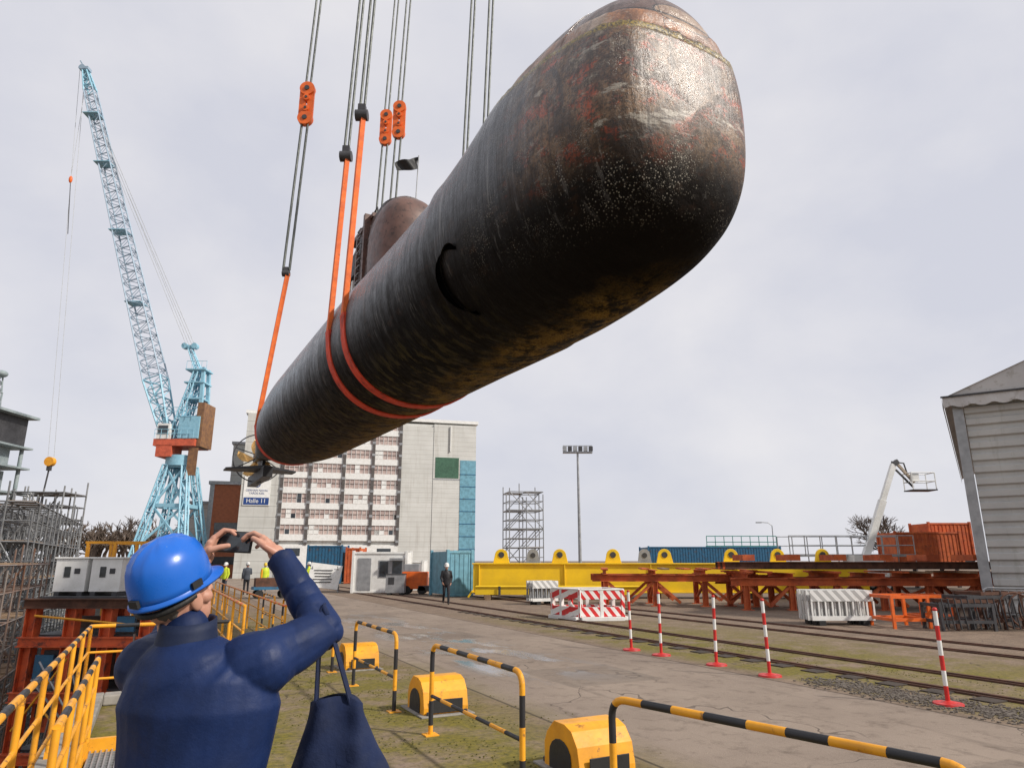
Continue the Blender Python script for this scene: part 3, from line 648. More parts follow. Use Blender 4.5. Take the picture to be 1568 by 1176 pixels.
def trestle(L,W,H,n,name,loc,rz,sk=0):
    m=MB()
    for y in(0,W): m.ibeam((-.6,y,H-.15),(L+.6,y,H-.15),.25,.3,RUST)
    for i in range(n):
        x=L*i/(n-1)
        for y in(0,W):
            m.ibeam((x,y,0),(x,y,H-.3),.22,.22,RUST); m.bx(x-.22,x+.22,y-.22,y+.22,0,.025,RUST)
            if i<n-1: m.beam((x+.1,y,H-.35),(x+min(1.5,L/(n-1)*.5),y,.15),.12,.12,RUST)
            if i>0 and i%2: m.beam((x-.1,y,H-.35),(x-min(1.5,L/(n-1)*.5),y,.15),.12,.12,RUST)
        m.beam((x,.1,H-.4),(x,W-.1,.3),.1,.1,RUST); m.ibeam((x,-.3,H+.1),(x,W+.3,H+.1),.2,.2,RUST)
    for i in range(int(L/.9)): 
        if random.random()<.75: m.box((i*.9,W/2,H+.24),(.3,W+.8,.07),WOOD if random.random()<.4 else RUST,random.uniform(-.05,.05))
    m.finish(name,loc=loc,rz=rz)
trestle(6.5,2.2,1.35,4,'steel_trestle',(4.2,31.8,0),-.08)
trestle(11,2.6,1.25,7,'steel_trestle',(9.6,29.2,0),-.04)
m=MB()
for i in range(5): m.ibeam((0,i*.42,0),(11.5+random.random(),i*.42,.0),.2,.3,RUST if i%2 else RUSTD)
for i in range(6): m.box((1+i*1.9,.8,.32),(.5,1.6,.25),RUST)
m.finish('steel_girder_stack',loc=(9.0,29.8,1.75),rz=-.04)
def container(name,loc,L,W,H,mt,rz=0,win=False,rib=True):
    m=MB(); m.bx(0,L,0,W,.12,H,mt)
    for x_ in(0,L): 
        for y_ in(0,W): m.box((x_,y_,H/2+.05),(.16,.16,H+.1),mt)
    n=int(L/.28) if rib else 0
    for i in range(n): m.bx(.15+i*.28,.15+i*.28+.13,-.03,-.002,.2,H-.15,mt)
    m.bx(-.05,L+.05,-.05,.1,H-.1,H+.03,mt); m.bx(-.05,L+.05,-.05,.1,.02,.14,mt)
    if win:
        m.bx(L*.5,L*.66,-.06,-.032,1.0,1.9,GLS); m.bx(L*.74,L*.92,-.06,-.032,1.0,1.9,GLS); m.bx(L*.48,L*.94,-.03,-.004,.93,1.97,GRY); m.bx(L*.1,L*.34,-.06,-.003,.15,2.1,GRY); m.bx(L*.7,L*.95,-.5,-.07,1.95,2.1,GRY)
    return m.finish(name,loc=loc,rz=rz,bevel=.01)
container('orange_container',(27.4,50,1.6),4.6,2.4,2.3,RUST)
container('orange_container',(30.5,51,2.0),3.0,2.4,2.6,RUST)
container('blue_container_building',(14,72,0),13.5,5,3.3,BLU)
container('site_office_container',(-9.9,44,0),3.3,2.5,2.45,WHT,.03,True,False)
container('site_office_container',(-8.6,47.5,0),2.6,2.5,1.9,WHT,.03,False,False)
container('blue_tool_container',(-3.6,39.5,0),1.5,2.4,2.45,LBL,.5)
container('blue_container',(-18.0,62,0),3.0,2.4,3.2,BLU)
container('red_container',(-14.6,62,0),1.2,2.4,3.0,RUST)
m=MB(); m.bx(27,33.8,49.8,53.6,1.45,1.58,DGR)
for x_ in(27.2,30.4,33.6):
    for y_ in(50,53.4): m.beam((x_,y_,0),(x_,y_,1.45),.2,.2,DGR)
m.bx(30.5,33.5,51,53.4,1.58,1.99,DGR); m.finish('container_stand')
m=MB(); m.bx(0,8,0,2,2.2,2.35,GRY)
for i in range(9): m.tube((i,0,0 if i%2==0 else 2.3),(i,0,3.5),.035,GRY,4); m.tube((i,2,0 if i%2==0 else 2.3),(i,2,3.5),.035,GRY,4)
for z in(2.9,3.5): m.tube((0,0,z),(8,0,z),.03,GRY,4); m.tube((0,2,z),(8,2,z),.03,GRY,4)
m.finish('access_platform',loc=(17.8,45,0))
m=MB(); TG=mat('teal_rail',(.05,.25,.22),.5)
for i in range(9): m.tube((i*.9,0,3.3),(i*.9,0,4.4),.04,TG,4)
for z in(3.8,4.4): m.tube((0,0,z),(7.2,0,z),.04,TG,4)
m.bx(-.1,7.3,-.1,.1,3.34,3.44,TG); m.finish('teal_railing',loc=(20.1,72.3,0))
m=MB(); m.tube((0,0,0),(0,0,5.6),.08,GRY,8,.05); m.path([(0,0,5.6),(-.4,0,5.9),(-1.2,0,5.95)],.04,GRY); m.box((-1.4,0,5.92),(.6,.2,.12),GRY); m.finish('street_lamp',loc=(28,75,0))
m=MB(); m.bx(-1.2,1.2,-.9,.9,.7,1.5,WHT); m.bx(-.8,1.0,-.8,.8,1.502,2.3,WHT)
for x_ in(-.9,.9):
    for y_ in(-.95,.95): m.tube((x_,y_-.15,.45),(x_,y_+.15,.45),.45,RUB,18); m.tube((x_,y_-.17,.45),(x_,y_+.17,.45),.2,WHT,12)
A=V((.3,0,2.2)); Bt=V((2.9,0,8.1)); m.beam(A,A.lerp(Bt,.6),.34,.42,WHT); m.beam(A.lerp(Bt,.55),Bt,.26,.32,WHT); m.beam(Bt,Bt+V((.3,0,.2)),.3,.3,DGR)
m.beam(Bt+V((.2,0,.1)),(4.1,0,6.9),.14,.16,mat('boom_beige',(.4,.33,.25),.6)); m.beam(Bt+V((.1,0,-.35)),(4.0,0,6.6),.1,.1,DGR); m.path([Bt+V((0,.2,.2)),Bt+V((.8,.2,.1)),V((3.9,.2,7.2))],.05,RUB)
for x_ in(3.7,5.2):
    for y_ in(-.5,.5): m.tube((x_,y_,6.4),(x_,y_,7.5),.035,WHT,5)
for z in(6.95,7.5):
    for y_ in(-.5,.5): m.tube((3.7,y_,z),(5.2,y_,z),.035,WHT,5)
    for x_ in(3.7,5.2): m.tube((x_,-.5,z),(x_,.5,z),.035,WHT,5)
m.bx(3.65,5.25,-.55,.55,6.35,6.42,DGR); m.box((4.0,-.3,7.2),(.4,.3,.5),WHT)
m.finish('boom_lift',loc=(22.3,45,0))
m=MB(); m.box((0,0,1.0),(2.0,.05,1.5),WHT,M=Euler((-.25,.12,0)).to_matrix()); m.tube((-.8,0,1.6),(-.8,.7,0),.03,GRY); m.tube((.8,0,1.6),(.8,.7,0),.03,GRY); m.tube((-.9,-.1,.0),(-.9,-.1,.4),.04,GRY);m.tube((.9,-.1,.0),(.9,-.1,.4),.04,GRY)
for i in range(5): m.box((-.1,-.06+(.35-i*.18)*.25,1.35-i*.18),(1.2-.1*(i%3),.02,.05),BLK)
m.finish('notice_board',loc=(-11.9,45,0))
m=MB(); m.bx(0,1.5,0,.9,.3,1.3,ORG); m.bx(.1,1.0,.1,.8,1.302,1.75,GRY); m.bx(1.0,1.7,-.1,1.0,.2,.5,DGR)
for x_ in(.3,1.2): m.tube((x_,-.1,.25),(x_,.05,.25),.25,RUB,14); m.tube((x_,.85,.25),(x_,1.0,.25),.25,RUB,14)
m.beam((-.1,.4,.4),(-.9,.4,.1),.08,.08,ORG); m.finish('orange_generator_trailer',loc=(-6.6,42.5,0),bevel=.03)
m=MB(); m.bx(0,1.1,0,.7,.12,1.15,GRY); m.bx(-.03,1.13,-.03,.73,1.152,1.2,DGR); m.bx(.15,.5,-.02,-.003,.6,1.0,DGR); m.bx(.1,.3,.0,.7,0,.118,RUB); m.bx(.8,1.0,.0,.7,0,.118,RUB); m.finish('electrical_cabinet',loc=(-7.4,41.6,0),bevel=.01)
m=MB(); m.bx(0,1.9,0,.9,.45,.6,BLU); m.bx(.1,1.8,.1,.8,.6,1.05,RUSTD)
for x_ in(.3,1.6): m.tube((x_,-.05,.22),(x_,.08,.22),.22,RUB,14); m.tube((x_,.82,.22),(x_,.95,.22),.22,RUB,14)
m.beam((1.9,.4,.5),(2.7,.4,.9),.06,.06,BLU); m.tube((.4,.4,1.05),(.4,.4,1.5),.05,YEL); m.finish('hand_trolley',loc=(-13.6,37.5,0),rz=.5)
def stripes(name,c1,c2,per):
    t=NT(name); X=t.xyz(); a=t.math('ADD',t.math('ADD',X[0],X[1]),t.math('MULTIPLY',X[2],.9)); f=t.math('GREATER_THAN',t.math('FRACT',t.math('DIVIDE',a,per)),.5)
    c=t.mix(f,c1,c2); c=t.mix(t.rng(t.noise(4,6,.7),.58,.75,0,.5),c,(.25,.2,.16)); return t.out(c,.45,0,None,.4)
RWS=stripes('red_white_stripes',(.78,.76,.73),(.62,.03,.03),.34)
def wbar(m,a,b):
    a=V(a);b=V(b); d_=(b-a).normalized(); L_=(b-a).length; n_=V((-d_.y,d_.x,0)); rz=math.atan2(d_.y,d_.x); c_=(a+b)/2
    m.box(c_+V((0,0,.83)),(L_,.1,.3),RWS,rz); m.box(c_+V((0,0,.28)),(L_,.1,.3),RWS,rz); m.box(c_+V((0,0,.06)),(L_,.42,.12),WHT,rz); m.box(c_+V((0,0,1.0)),(L_,.14,.05),WHT,rz)
    n=max(2,int(L_/.5))
    for i in range(n+1): p=a.lerp(b,i/n); m.box(p+V((0,0,.55)),(.12,.12,.9),WHT if i%2 else RWS,rz)
m=MB(); P=[(1.45,25.4,0),(2.3,24.1,0),(3.75,24.3,0),(3.3,25.7,0)]
for i in range(4): wbar(m,P[i],P[(i+1)%4])
m.finish('red_white_barrier',bevel=.01)
WB=stripes('white_grey_stripes',(.74,.74,.72),(.42,.42,.41),.3)
for nm,loc,n,L_,rz in(('stacked_barrier_panels',(9.3,22.3,0),8,2.0,.05),('stacked_fence_panels',(.9,32.4,0),6,1.3,.4)):
    m=MB()
    for i in range(n):
        y=i*.13; off=random.uniform(-.06,.06)
        m.bx(off,L_+off,y,y+.05,.72,1.05,WB if i<5 else WHT); m.bx(off,L_+off,y+.005,y+.045,.15,.28,WHT)
        for j in range(int(L_/.22)+1): m.bx(off+j*.22,off+j*.22+.05,y+.008,y+.04,.28,.72,WHT if nm[8]=='b' else GRY)
        m.bx(off+.2,off+.4,y-.02,y+.09,0,.148,RUB); m.bx(off+L_-.4,off+L_-.2,y-.02,y+.09,0,.148,RUB)
    m.finish(nm,loc=loc,rz=rz)
def rack(m,o,L_,W_,H_,mt,rz=0):
    o=V(o); R=Matrix.Rotation(rz,3,'Z'); P=lambda x,y,z:o+R@V((x,y,z))
    for x in(0,L_):
        for y in(0,W_): m.beam(P(x,y,0),P(x,y,H_),.08,.08,mt)
    for z in(.25,H_-.05):
        for y in(0,W_): m.beam(P(0,y,z),P(L_,y,z),.07,.09,mt)
        for x in(0,L_): m.beam(P(x,0,z),P(x,W_,z),.07,.09,mt)
m=MB(); rack(m,(11.3,21.3,0),1.1,1.2,.95,ORG,.05); rack(m,(12.9,22.6,0),1.0,1.0,.9,ORG,0)
m.finish('orange_rack_frame')
m=MB()
for i in range(4): rack(m,(12.3+i*.55,20.6+i*.2,0),1.5,.9,.75+.1*i,RUSTD if i%2 else DGR,.1*i)
for i in range(14): m.tube((12.4+i*.2,20.5+.02*i,.05),(12.3+i*.2,20.5+.02*i,.9),.02,DGR)
for i in range(4): rr=[V((14.6+.3*i+.5*math.cos(t),20.8,.55+.5*math.sin(t))) for t in[2*math.pi*k_/20 for k_ in range(21)]]; m.path(rr,.025,RUSTD,6)
m.finish('scrap_rack')
m=MB()
for k_ in range(2):
    o=V((14.3+k_*.5,21.6-k_*1.2,0)); m.path([o,o+V((0,0,1.1)),o+V((.1,-.05,1.15)),o+V((1.3,-.8,1.15)),o+V((1.4,-.85,1.1)),o+V((1.4,-.85,0))],.03,GRY,6); m.tube(o+V((0,0,.4)),o+V((1.4,-.85,.4)),.02,GRY)
    for i in range(1,8): p=o+V((1.4,-.85,0))*i/8; m.tube(p+V((0,0,.4)),p+V((0,0,1.13)),.012,GRY,4)
m.finish('crowd_barrier')
def post(c_,s_,tilt=0):
    m=MB(); m.tube((0,0,0),(0,0,.03),.2,RED,24,.19); m.tube((0,0,.03),(0,0,.06),.1,RED,16,.04)
    for i in range(6): m.tube((tilt*i*.2,0,.05+i*.2),(tilt*(i+1)*.2,0,.25+i*.2),.03,RED if i%2==0 else WHT,10,caps=i==5)
    m.ell((tilt*1.25,0,1.27),(.035,.035,.03),RED,n=10,k=6)
    m.finish('delineator_post',loc=q2w(c_,s_))
ps=[(9.76,13.4),(9.8,12.4),(9.85,10.8),(9.77,9.4),(10.1,6.5)]
for i,p in enumerate(ps): post(p[0],p[1],.02*(i%3-1))
CW=NT('corrugated_wall'); X=CW.xyz()
cw=CW.mix(CW.rng(CW.noise(.7,6,.6),.35,.7),(.52,.52,.50),(.42,.42,.41)); cw=CW.mix(CW.rng(CW.noise(1,5,.7,CW.map((3,3,.3))),.55,.72,0,.45),cw,(.25,.24,.2))
CWM=CW.out(cw,.5,.1,None,.4)
TENT=mat('tent_fabric',(.55,.54,.53),.6,var=(.46,.45,.45),vs=.6,dirt=(.3,.28,.24),ds=3)
shed=empty('storage_tent_hall',(15.9,24.1,0),math.atan2(-1.4,2.1))
m=MB(); prof=[]
z=.25
while z<7.1: prof+=[(0,z),(-.09,z+.06),(-.09,z+.25),(0,z+.31)]; z+=.42
rr=[[V((.35,p[0],p[1])) for p in prof],[V((16,p[0],p[1])) for p in prof]]
m.rings(rr,CWM,closed=False,caps=False,smooth=False); m.bx(.35,16,.02,.2,0,7.4,CWM); m.bx(.35,16,-.12,.018,0,.25,CONC)
m.bx(0,.32,-.12,.25,0,7.5,GRY); m.bx(0,.2,.26,30,0,7.4,CWM)
m.finish('wall',parent=shed)
m=MB(); half=8
rr=[[V((-.25,y,7.6)),V((half,y,10.9)),V((16.3,y,7.6))] for y in(-.35,30)]
m.rings(rr,TENT,closed=False,caps=False,smooth=False)
m.add([(-.25,-.3,7.6),(half,-.3,10.9),(16.3,-.3,7.6)],[(0,1,2)],TENT)
vs=[];fs=[]; N=160
for i in range(N+1):
    x=-.25+16.5*i/N; vs+=[(x,-.37,7.62),(x,-.38-.02*math.sin(i),7.32-.10*abs(math.sin(x*math.pi/.62)))]
fs=[(2*i,2*i+1,2*i+3,2*i+2) for i in range(N)]; m.add(vs,fs,TENT)
m.bx(-.3,16.3,-.42,-.385,7.60,7.66,DGR)
vs=[];N=200
for i in range(N+1): y=-.36+30*i/N; vs+=[(-.27,y,7.62),(-.28,y,7.32-.10*abs(math.sin(y*math.pi/.62)))]
m.add(vs,[(2*i,2*i+1,2*i+3,2*i+2) for i in range(N)],TENT)
m.finish('roof',parent=shed)
TW=mat('bare_twigs',(.12,.09,.07),.9,bump=0)
def tree(m,p,H,depth=5,r=.12,spread=.5,tap=.65):
    def rec(p,d,L_,r_,k_):
        q=p+d*L_; m.tube(p,q,r_,TW,3,r_*.65,caps=False)
        if k_==0: return
        for i in range(3 if k_>1 else 4):
            nd=(d+V((random.gauss(0,spread),random.gauss(0,spread),random.gauss(.08,.25)))).normalized(); rec(p.lerp(q,random.uniform(.6,1)),nd,L_*random.uniform(.6,.85),r_*tap,k_-1)
    rec(V(p),V((0,0,1)),H*.28,r,depth)
m=MB()
for i in range(64): tree(m,(-134+i*1.0+random.uniform(-1,1),158+random.uniform(-10,10),0),random.uniform(11,15.5),4,.55,.5,.62)
m.finish('distant_trees')
m=MB(); tree(m,(31,58,0),8.0,6,.16,.42,.66); m.finish('bare_tree')
m=MB(); tree(m,(32.2,60,0),6.5,5,.14,.45,.66); m.finish('bare_tree')
# ------------------------------------------------------------ dockside left
m=MB()
scaffold(m,-7.2,-4.1,22,36,-9,1.8,1.0,1.5,1.7,.032,.6,.4,SCAF)
scaffold(m,-9.0,-5.0,36,58,-9,4.4,1.0,1.6,1.6,.04,.6,.4,SCG)
scaffold(m,-6.5,-3.8,13,20,-9,-.6,.9,1.4,1.5,.028,.5,.4,SCAF)
m.finish('dock_scaffolding',True)
m=MB(); DK=mat('dock_dark',(.07,.05,.045),.8,var=(.12,.06,.04)); OR2=mat('gantry_orange',(.66,.12,.035),.6,var=(.48,.08,.03),dirt=(.08,.04,.03),ds=3,da=(.55,.68))
o=V((-13.3,20,-.2))
for x in(0,1.1,2.1,3.2):
    for y in(0,2.5): m.ibeam(o+V((x,y,-8.8)),o+V((x,y,1.0)),.3,.3,OR2)
for z in(-6,-4.4,-2.9,-1.4,0,1.0):
    for y in(0,2.5): m.ibeam(o+V((-.2,y-.18,z)),o+V((3.4,y-.18,z)),.2,.26,OR2 if z<1 else RUSTD)
    m.box(o+V((1.6,1.25,z+.14)),(3.2,2.3,.05),DGR)
for x in(.1,2.2): 
    for z in(-5.2,-3.6,-2.1,-.7): m.box(o+V((x+.45,.5,z+.2)),(.7,.5,.9),OR2); m.box(o+V((x+.45,.2,z+.3)),(.4,.1,.3),DGR)
m.box(o+V((.5,.0,-.65)),(.5,.1,.6),BLU); m.box(o+V((2.6,.0,.45)),(.5,.1,.4),BLU)
for i in range(14): m.tube(o+V((random.uniform(0,3.2),-.3,random.uniform(-5,1))),o+V((random.uniform(0,3.2),-.3,random.uniform(-5,.8))),.03,random.choice((GRY,SCAF,YEL)),5)
m.box(o+V((1.6,2.2,-4)),(3.2,.2,9),DK)  # dark back sheet put in for the shade inside the frame
m.finish('orange_dock_gantry')
for x_,w_ in((-13.3,.92),(-12.25,.88)):
    m=MB(); m.bx(0,w_,0,.9,0,.92,WHT); m.bx(-.04,w_+.04,-.04,.94,.922,.97,WHT); m.bx(w_*.3,w_*.5,-.02,-.003,.4,.7,GLS); m.bx(w_*.62,w_*.8,-.02,-.003,.5,.65,DGR); m.bx(.05,.2,0,.9,-.15,-.002,DGR); m.bx(w_-.2,w_-.05,0,.9,-.15,-.002,DGR)
    m.finish('white_equipment_cabinet',loc=(x_,20.6,1.08),bevel=.02)
m=MB()
for i in range(4):
    for y_ in(26,27.5): m.beam((-15.7+i*1.0,y_,-9),(-15.7+i*1.0,y_,2.6),.1,.1,YEL)
for z in(.6,1.3,1.9,2.6): m.beam((-15.8,26,z),(-12.6,26,z),.09,.09,YEL); m.beam((-15.8,27.5,z),(-12.6,27.5,z),.09,.09,YEL)
for i in range(3): m.beam((-15.7+i*1.0,26,.6),(-14.7+i*1.0,26,1.9),.07,.07,YEL)
m.bx(-15.8,-12.6,26.06,27.44,.5,.6,DGR); m.bx(-15.2,-14.2,26.2,27,.605,1.5,RUSTD); m.bx(-13.9,-13.1,26.2,27,.605,1.3,DGR)
m.finish('yellow_work_frame')
m=MB(); SG=mat('ship_grey',(.30,.35,.36),.6,var=(.22,.27,.28),dirt=(.2,.13,.09),ds=2,da=(.6,.75))
m.bx(-40,-34.6,44,56,-9,1.0,SG)
for x_ in(-37.2,-35.6,-34.0):
    for y_ in(44,47): m.tube((x_,y_,1),(x_,y_,9.4),.13,SG,8)
for z in(2.6,4.4,6.3,8.0,9.4): m.bx(-37.6,-33.5,43.6,47.4,z,z+.12,SG)
for z in(2.7,4.5,6.4,8.1):
    for i in range(9): m.tube((-37.6+i*.5,43.6,z),(-37.6+i*.5,43.6,z+1.0),.025,SG,4)
    for zz in(.5,1.0): m.tube((-37.6,43.6,z+zz),(-33.5,43.6,z+zz),.025,SG,4)
    m.beam((-37.2,44,z),(-34,44,z+1.6),.12,.3,SG); m.box((-36.0+z*.1,45.5,z+.7),(1.8,1.6,1.4),SG)
m.bx(-37.0,-33.9,43.7,47,9.52,11.5,DGR); m.bx(-37.4,-33.3,43.4,47.3,11.5,11.66,SG); m.bx(-36.6,-34.3,43.62,43.69,10.3,11.1,GLS)
m.lattice((-35.2,45,11.6),(-35.2,45,14.2),.8,.5,SG,.06,5); m.ell((-34.9,45,14.3),(.4,.4,.25),SG); m.bx(-35.9,-33.9,43.8,43.9,12.3,12.9,DGR)
for i in range(9): m.tube((-37.4+i*.5,43.5,11.66),(-37.4+i*.5,43.5,12.6),.03,SG,4)
for z in(12.1,12.6): m.tube((-37.4,43.5,z),(-33.4,43.5,z),.03,SG,4)
m.tube((-33.1,43,-9),(-33.1,43,6.4),.16,SG,8); m.tube((-32.4,43,-9),(-32.4,43,4.6),.2,SG,8)
m.finish('ship_mast_structure')
m=MB(); scaffold(m,0,4.2,0,3,-9,6.4,1.0,1.5,1.7,.06,.7,.6,SCG); m.finish('steel_stair_tower',loc=(-34.4,46,0),rz=.1)
# ------------------------------------------------------------ railings & barriers
def rnd(a,b,c_,r_=.14,n=6):
    a=V(a);b=V(b);c_=V(c_); p=b+(a-b).normalized()*r_; q=b+(c_-b).normalized()*r_
    return [p.lerp(b,t).lerp(b.lerp(q,t),t) for t in[i/n for i in range(n+1)]]
def dens(P,st=.05):
    o=[]
    for a,b in zip(P[:-1],P[1:]):
        n=max(1,int((b-a).length/st)); o+=[a.lerp(b,i/n) for i in range(n)]
    return o+[P[-1]]
def barrier(s0,s1,c0=3.0,c1=3.0,H=.98):
    m=MB(); A=V((c0,s0,0));B_=V((c1,s1,0)); z=V((0,0,H))
    P=[A]+rnd(A,A+z,B_+z)+rnd(A+z,B_+z,B_)+[B_]
    m.path(dens(P),.027,[BLK,YEL],10,.27,.04)
    m.tube(A+V((0,.03,.42)),B_+V((0,-.03,.42)),.016,DGR,8)
    N=7
    for i in range(N):
        a=A.lerp(B_,i/N)+V((0,0,.42)); b=A.lerp(B_,(i+1)/N)+V((0,0,.42)); m.tube(a,b,.02,YEL if i%2 else BLK,8,caps=False)
    for p in(A,B_): m.box(p+V((0,0,.006)),(.16,.16,.012),YEL)
    m.finish('tube_barrier',True)
barrier(2.25,4.5,3.62,3.08)
for s0,s1 in((5.85,8.15),(9.56,11.75),(13.3,15.5),(17.0,19.2),(20.7,22.9)): barrier(s0,s1,3.05,3.05)
barrier(.8,2.8,5.5,5.22)
def bollard(c0,s0):
    m=MB(); W=.62; Lx=.62; prof=[(-Lx/2,0),(-Lx/2,.22),(-Lx/2+.05,.32),(-.12,.44),(.08,.44),(.2,.40),(.30,.28),(.34,.1),(.34,0)]
    T=lambda p:V((c0+p.z,s0-p.x,p.y)); m.prism(prof,-W/2,W/2,YEL,T)
    ap=[(-.2,.02)]+[(-.2*math.cos(math.pi*i/8),.14+.16*math.sin(math.pi*i/8)) for i in range(9)]+[(.2,.02)]
    for sg in(-1,1): m.prism(ap,sg*(W/2+.002),sg*(W/2+.012),BLK,T)  # thin black plates stand in for the shade inside the arched opening
    m.box((c0,s0-.37,.12),(.44,.012,.16),RUB)
    for sx in(-1,1):
        for sy in(-1,1): m.tube((c0+sx*.26,s0+sy*.38,.02),(c0+sx*.26,s0+sy*.38,.06),.025,DGR,8)
    m.box((c0,s0,.01),(.74,.88,.02),CONC)
    m.finish('mooring_fairlead_housing',True,bevel=.02)
for c0,s0 in((3.95,6.2),(3.6,9.4),(3.6,13.6),(3.6,17.6)): bollard(c0,s0)
def railing(name,P,H=1.05,step=1.6,mats=(YEL,BLK),base=0,low=(.35,.7)):
    m=MB()
    for a,b in zip(P[:-1],P[1:]):
        a=V((*a,base));b=V((*b,base)); n=max(1,round((b-a).length/step))
        m.path(dens([a+V((0,0,H)),b+V((0,0,H))]),.027,list(mats),8,.3)
        for z in low: m.tube(a+V((0,0,z)),b+V((0,0,z)),.018,YEL,6)
        for i in range(n+1): p=a.lerp(b,i/n); m.tube(p,p+V((0,0,H)),.024,YEL,8); m.box(p+V((0,0,.1)),(.05,.05,.2),YEL)
    m.finish(name,True)
railing('dock_railing',[(-.72,2.6),(-.72,11.8),(1.1,11.8)],1.05,1.15)
railing('dock_railing',[(-.42,5.2),(-.42,8.6)],.98,.85)
railing('quay_edge_railing',[(1.36,12.3),(1.36,34)],1.1,1.8,(YEL,ORG),.14)
railing('quay_edge_railing',[(2.6,16),(2.6,36)],1.0,2.2,(ORG,YEL))
m=MB()
for i in range(18): m.bx(-.4+i*.05,-.385+i*.05,6.9,8.9,.02,.05,GRY)
for i in range(20): m.bx(-.4,.47,6.9+i*.1,6.91+i*.1,.025,.045,GRY)
m.bx(-.42,.5,8.9,8.96,.005,.16,YEL); m.bx(-.44,-.42,6.9,8.9,.005,.08,YEL); m.finish('steel_grating',True)
m=MB(); m.bx(-.65,.9,1.6,3.4,.004,.10,GRY); m.finish('steel_platform',True,bevel=.01)
# ------------------------------------------------------------ people
SKIN=mat('skin',(.50,.27,.19),.5,var=(.42,.20,.14),vs=14,bump=.1,bs=120,bd=.002)
HAIR=mat('grey_hair',(.13,.115,.10),.85,bump=.6,bs=200,bd=.004)
SHOE=mat('work_boot',(.03,.025,.02),.6)
EYW=mat('eye_white',(.7,.7,.68),.3,bump=0); EYD=mat('eye_dark',(.03,.02,.015),.2,bump=0)
def hand(m,w_,d_,n_,lat,mt,curl=(.5,.6,.4),k_=1.0,th=(.5,.6,.5),th2=(.7,.1,.6)):
    w_=V(w_); d_=V(d_).normalized(); n_=V(n_); n_=(n_-d_*n_.dot(d_)).normalized(); lat=V(lat); lat=(lat-d_*lat.dot(d_)-n_*lat.dot(n_)).normalized()
    m.cap(w_-d_*.02*k_,w_+d_*.03*k_,.026*k_,.028*k_,mt,12,4)
    for i in range(4):
        o=lat*(.033-.022*i)*k_; kn=w_+d_*(.092,.095,.09,.08)[i]*k_+o
        m.cap(w_+d_*.025*k_+o*.7,kn,.015*k_,.0115*k_,mt,10,3); m.cap(w_+d_*.04*k_+o*.5,kn-d_*.02*k_-n_*.003,.016*k_,.013*k_,mt,10,3)
        a=0; p=kn; r_=.0095*k_
        for j,(L_,c_) in enumerate(zip((.043,.026,.021),curl)):
            a+=c_; q=p+(d_*math.cos(a)+n_*math.sin(a))*L_*(.95,1.05,.98,.78)[i]*k_; m.cap(p,q,r_,r_*.9,mt,10,3); p=q; r_*=.9
    b0=w_+d_*.02*k_+lat*.018*k_; b1=b0+(d_*th[0]+lat*th[1]+n_*th[2]).normalized()*.042*k_; b2=b1+(d_*th2[0]+lat*th2[1]+n_*th2[2]).normalized()*.033*k_
    b3=b2+(d_*th2[0]+lat*(th2[1]-.1)+n_*(th2[2]+.1)).normalized()*.026*k_
    m.cap(b0,b1,.017*k_,.012*k_,mt,10,3); m.cap(b1,b2,.012*k_,.0105*k_,mt,10,3); m.cap(b2,b3,.0105*k_,.009*k_,mt,10,3)
def seg_d(p,a,b):
    ab=b-a; t=max(0,min(1,(p-a).dot(ab)/ab.dot(ab))); return t,(p-(a+ab*t)).length
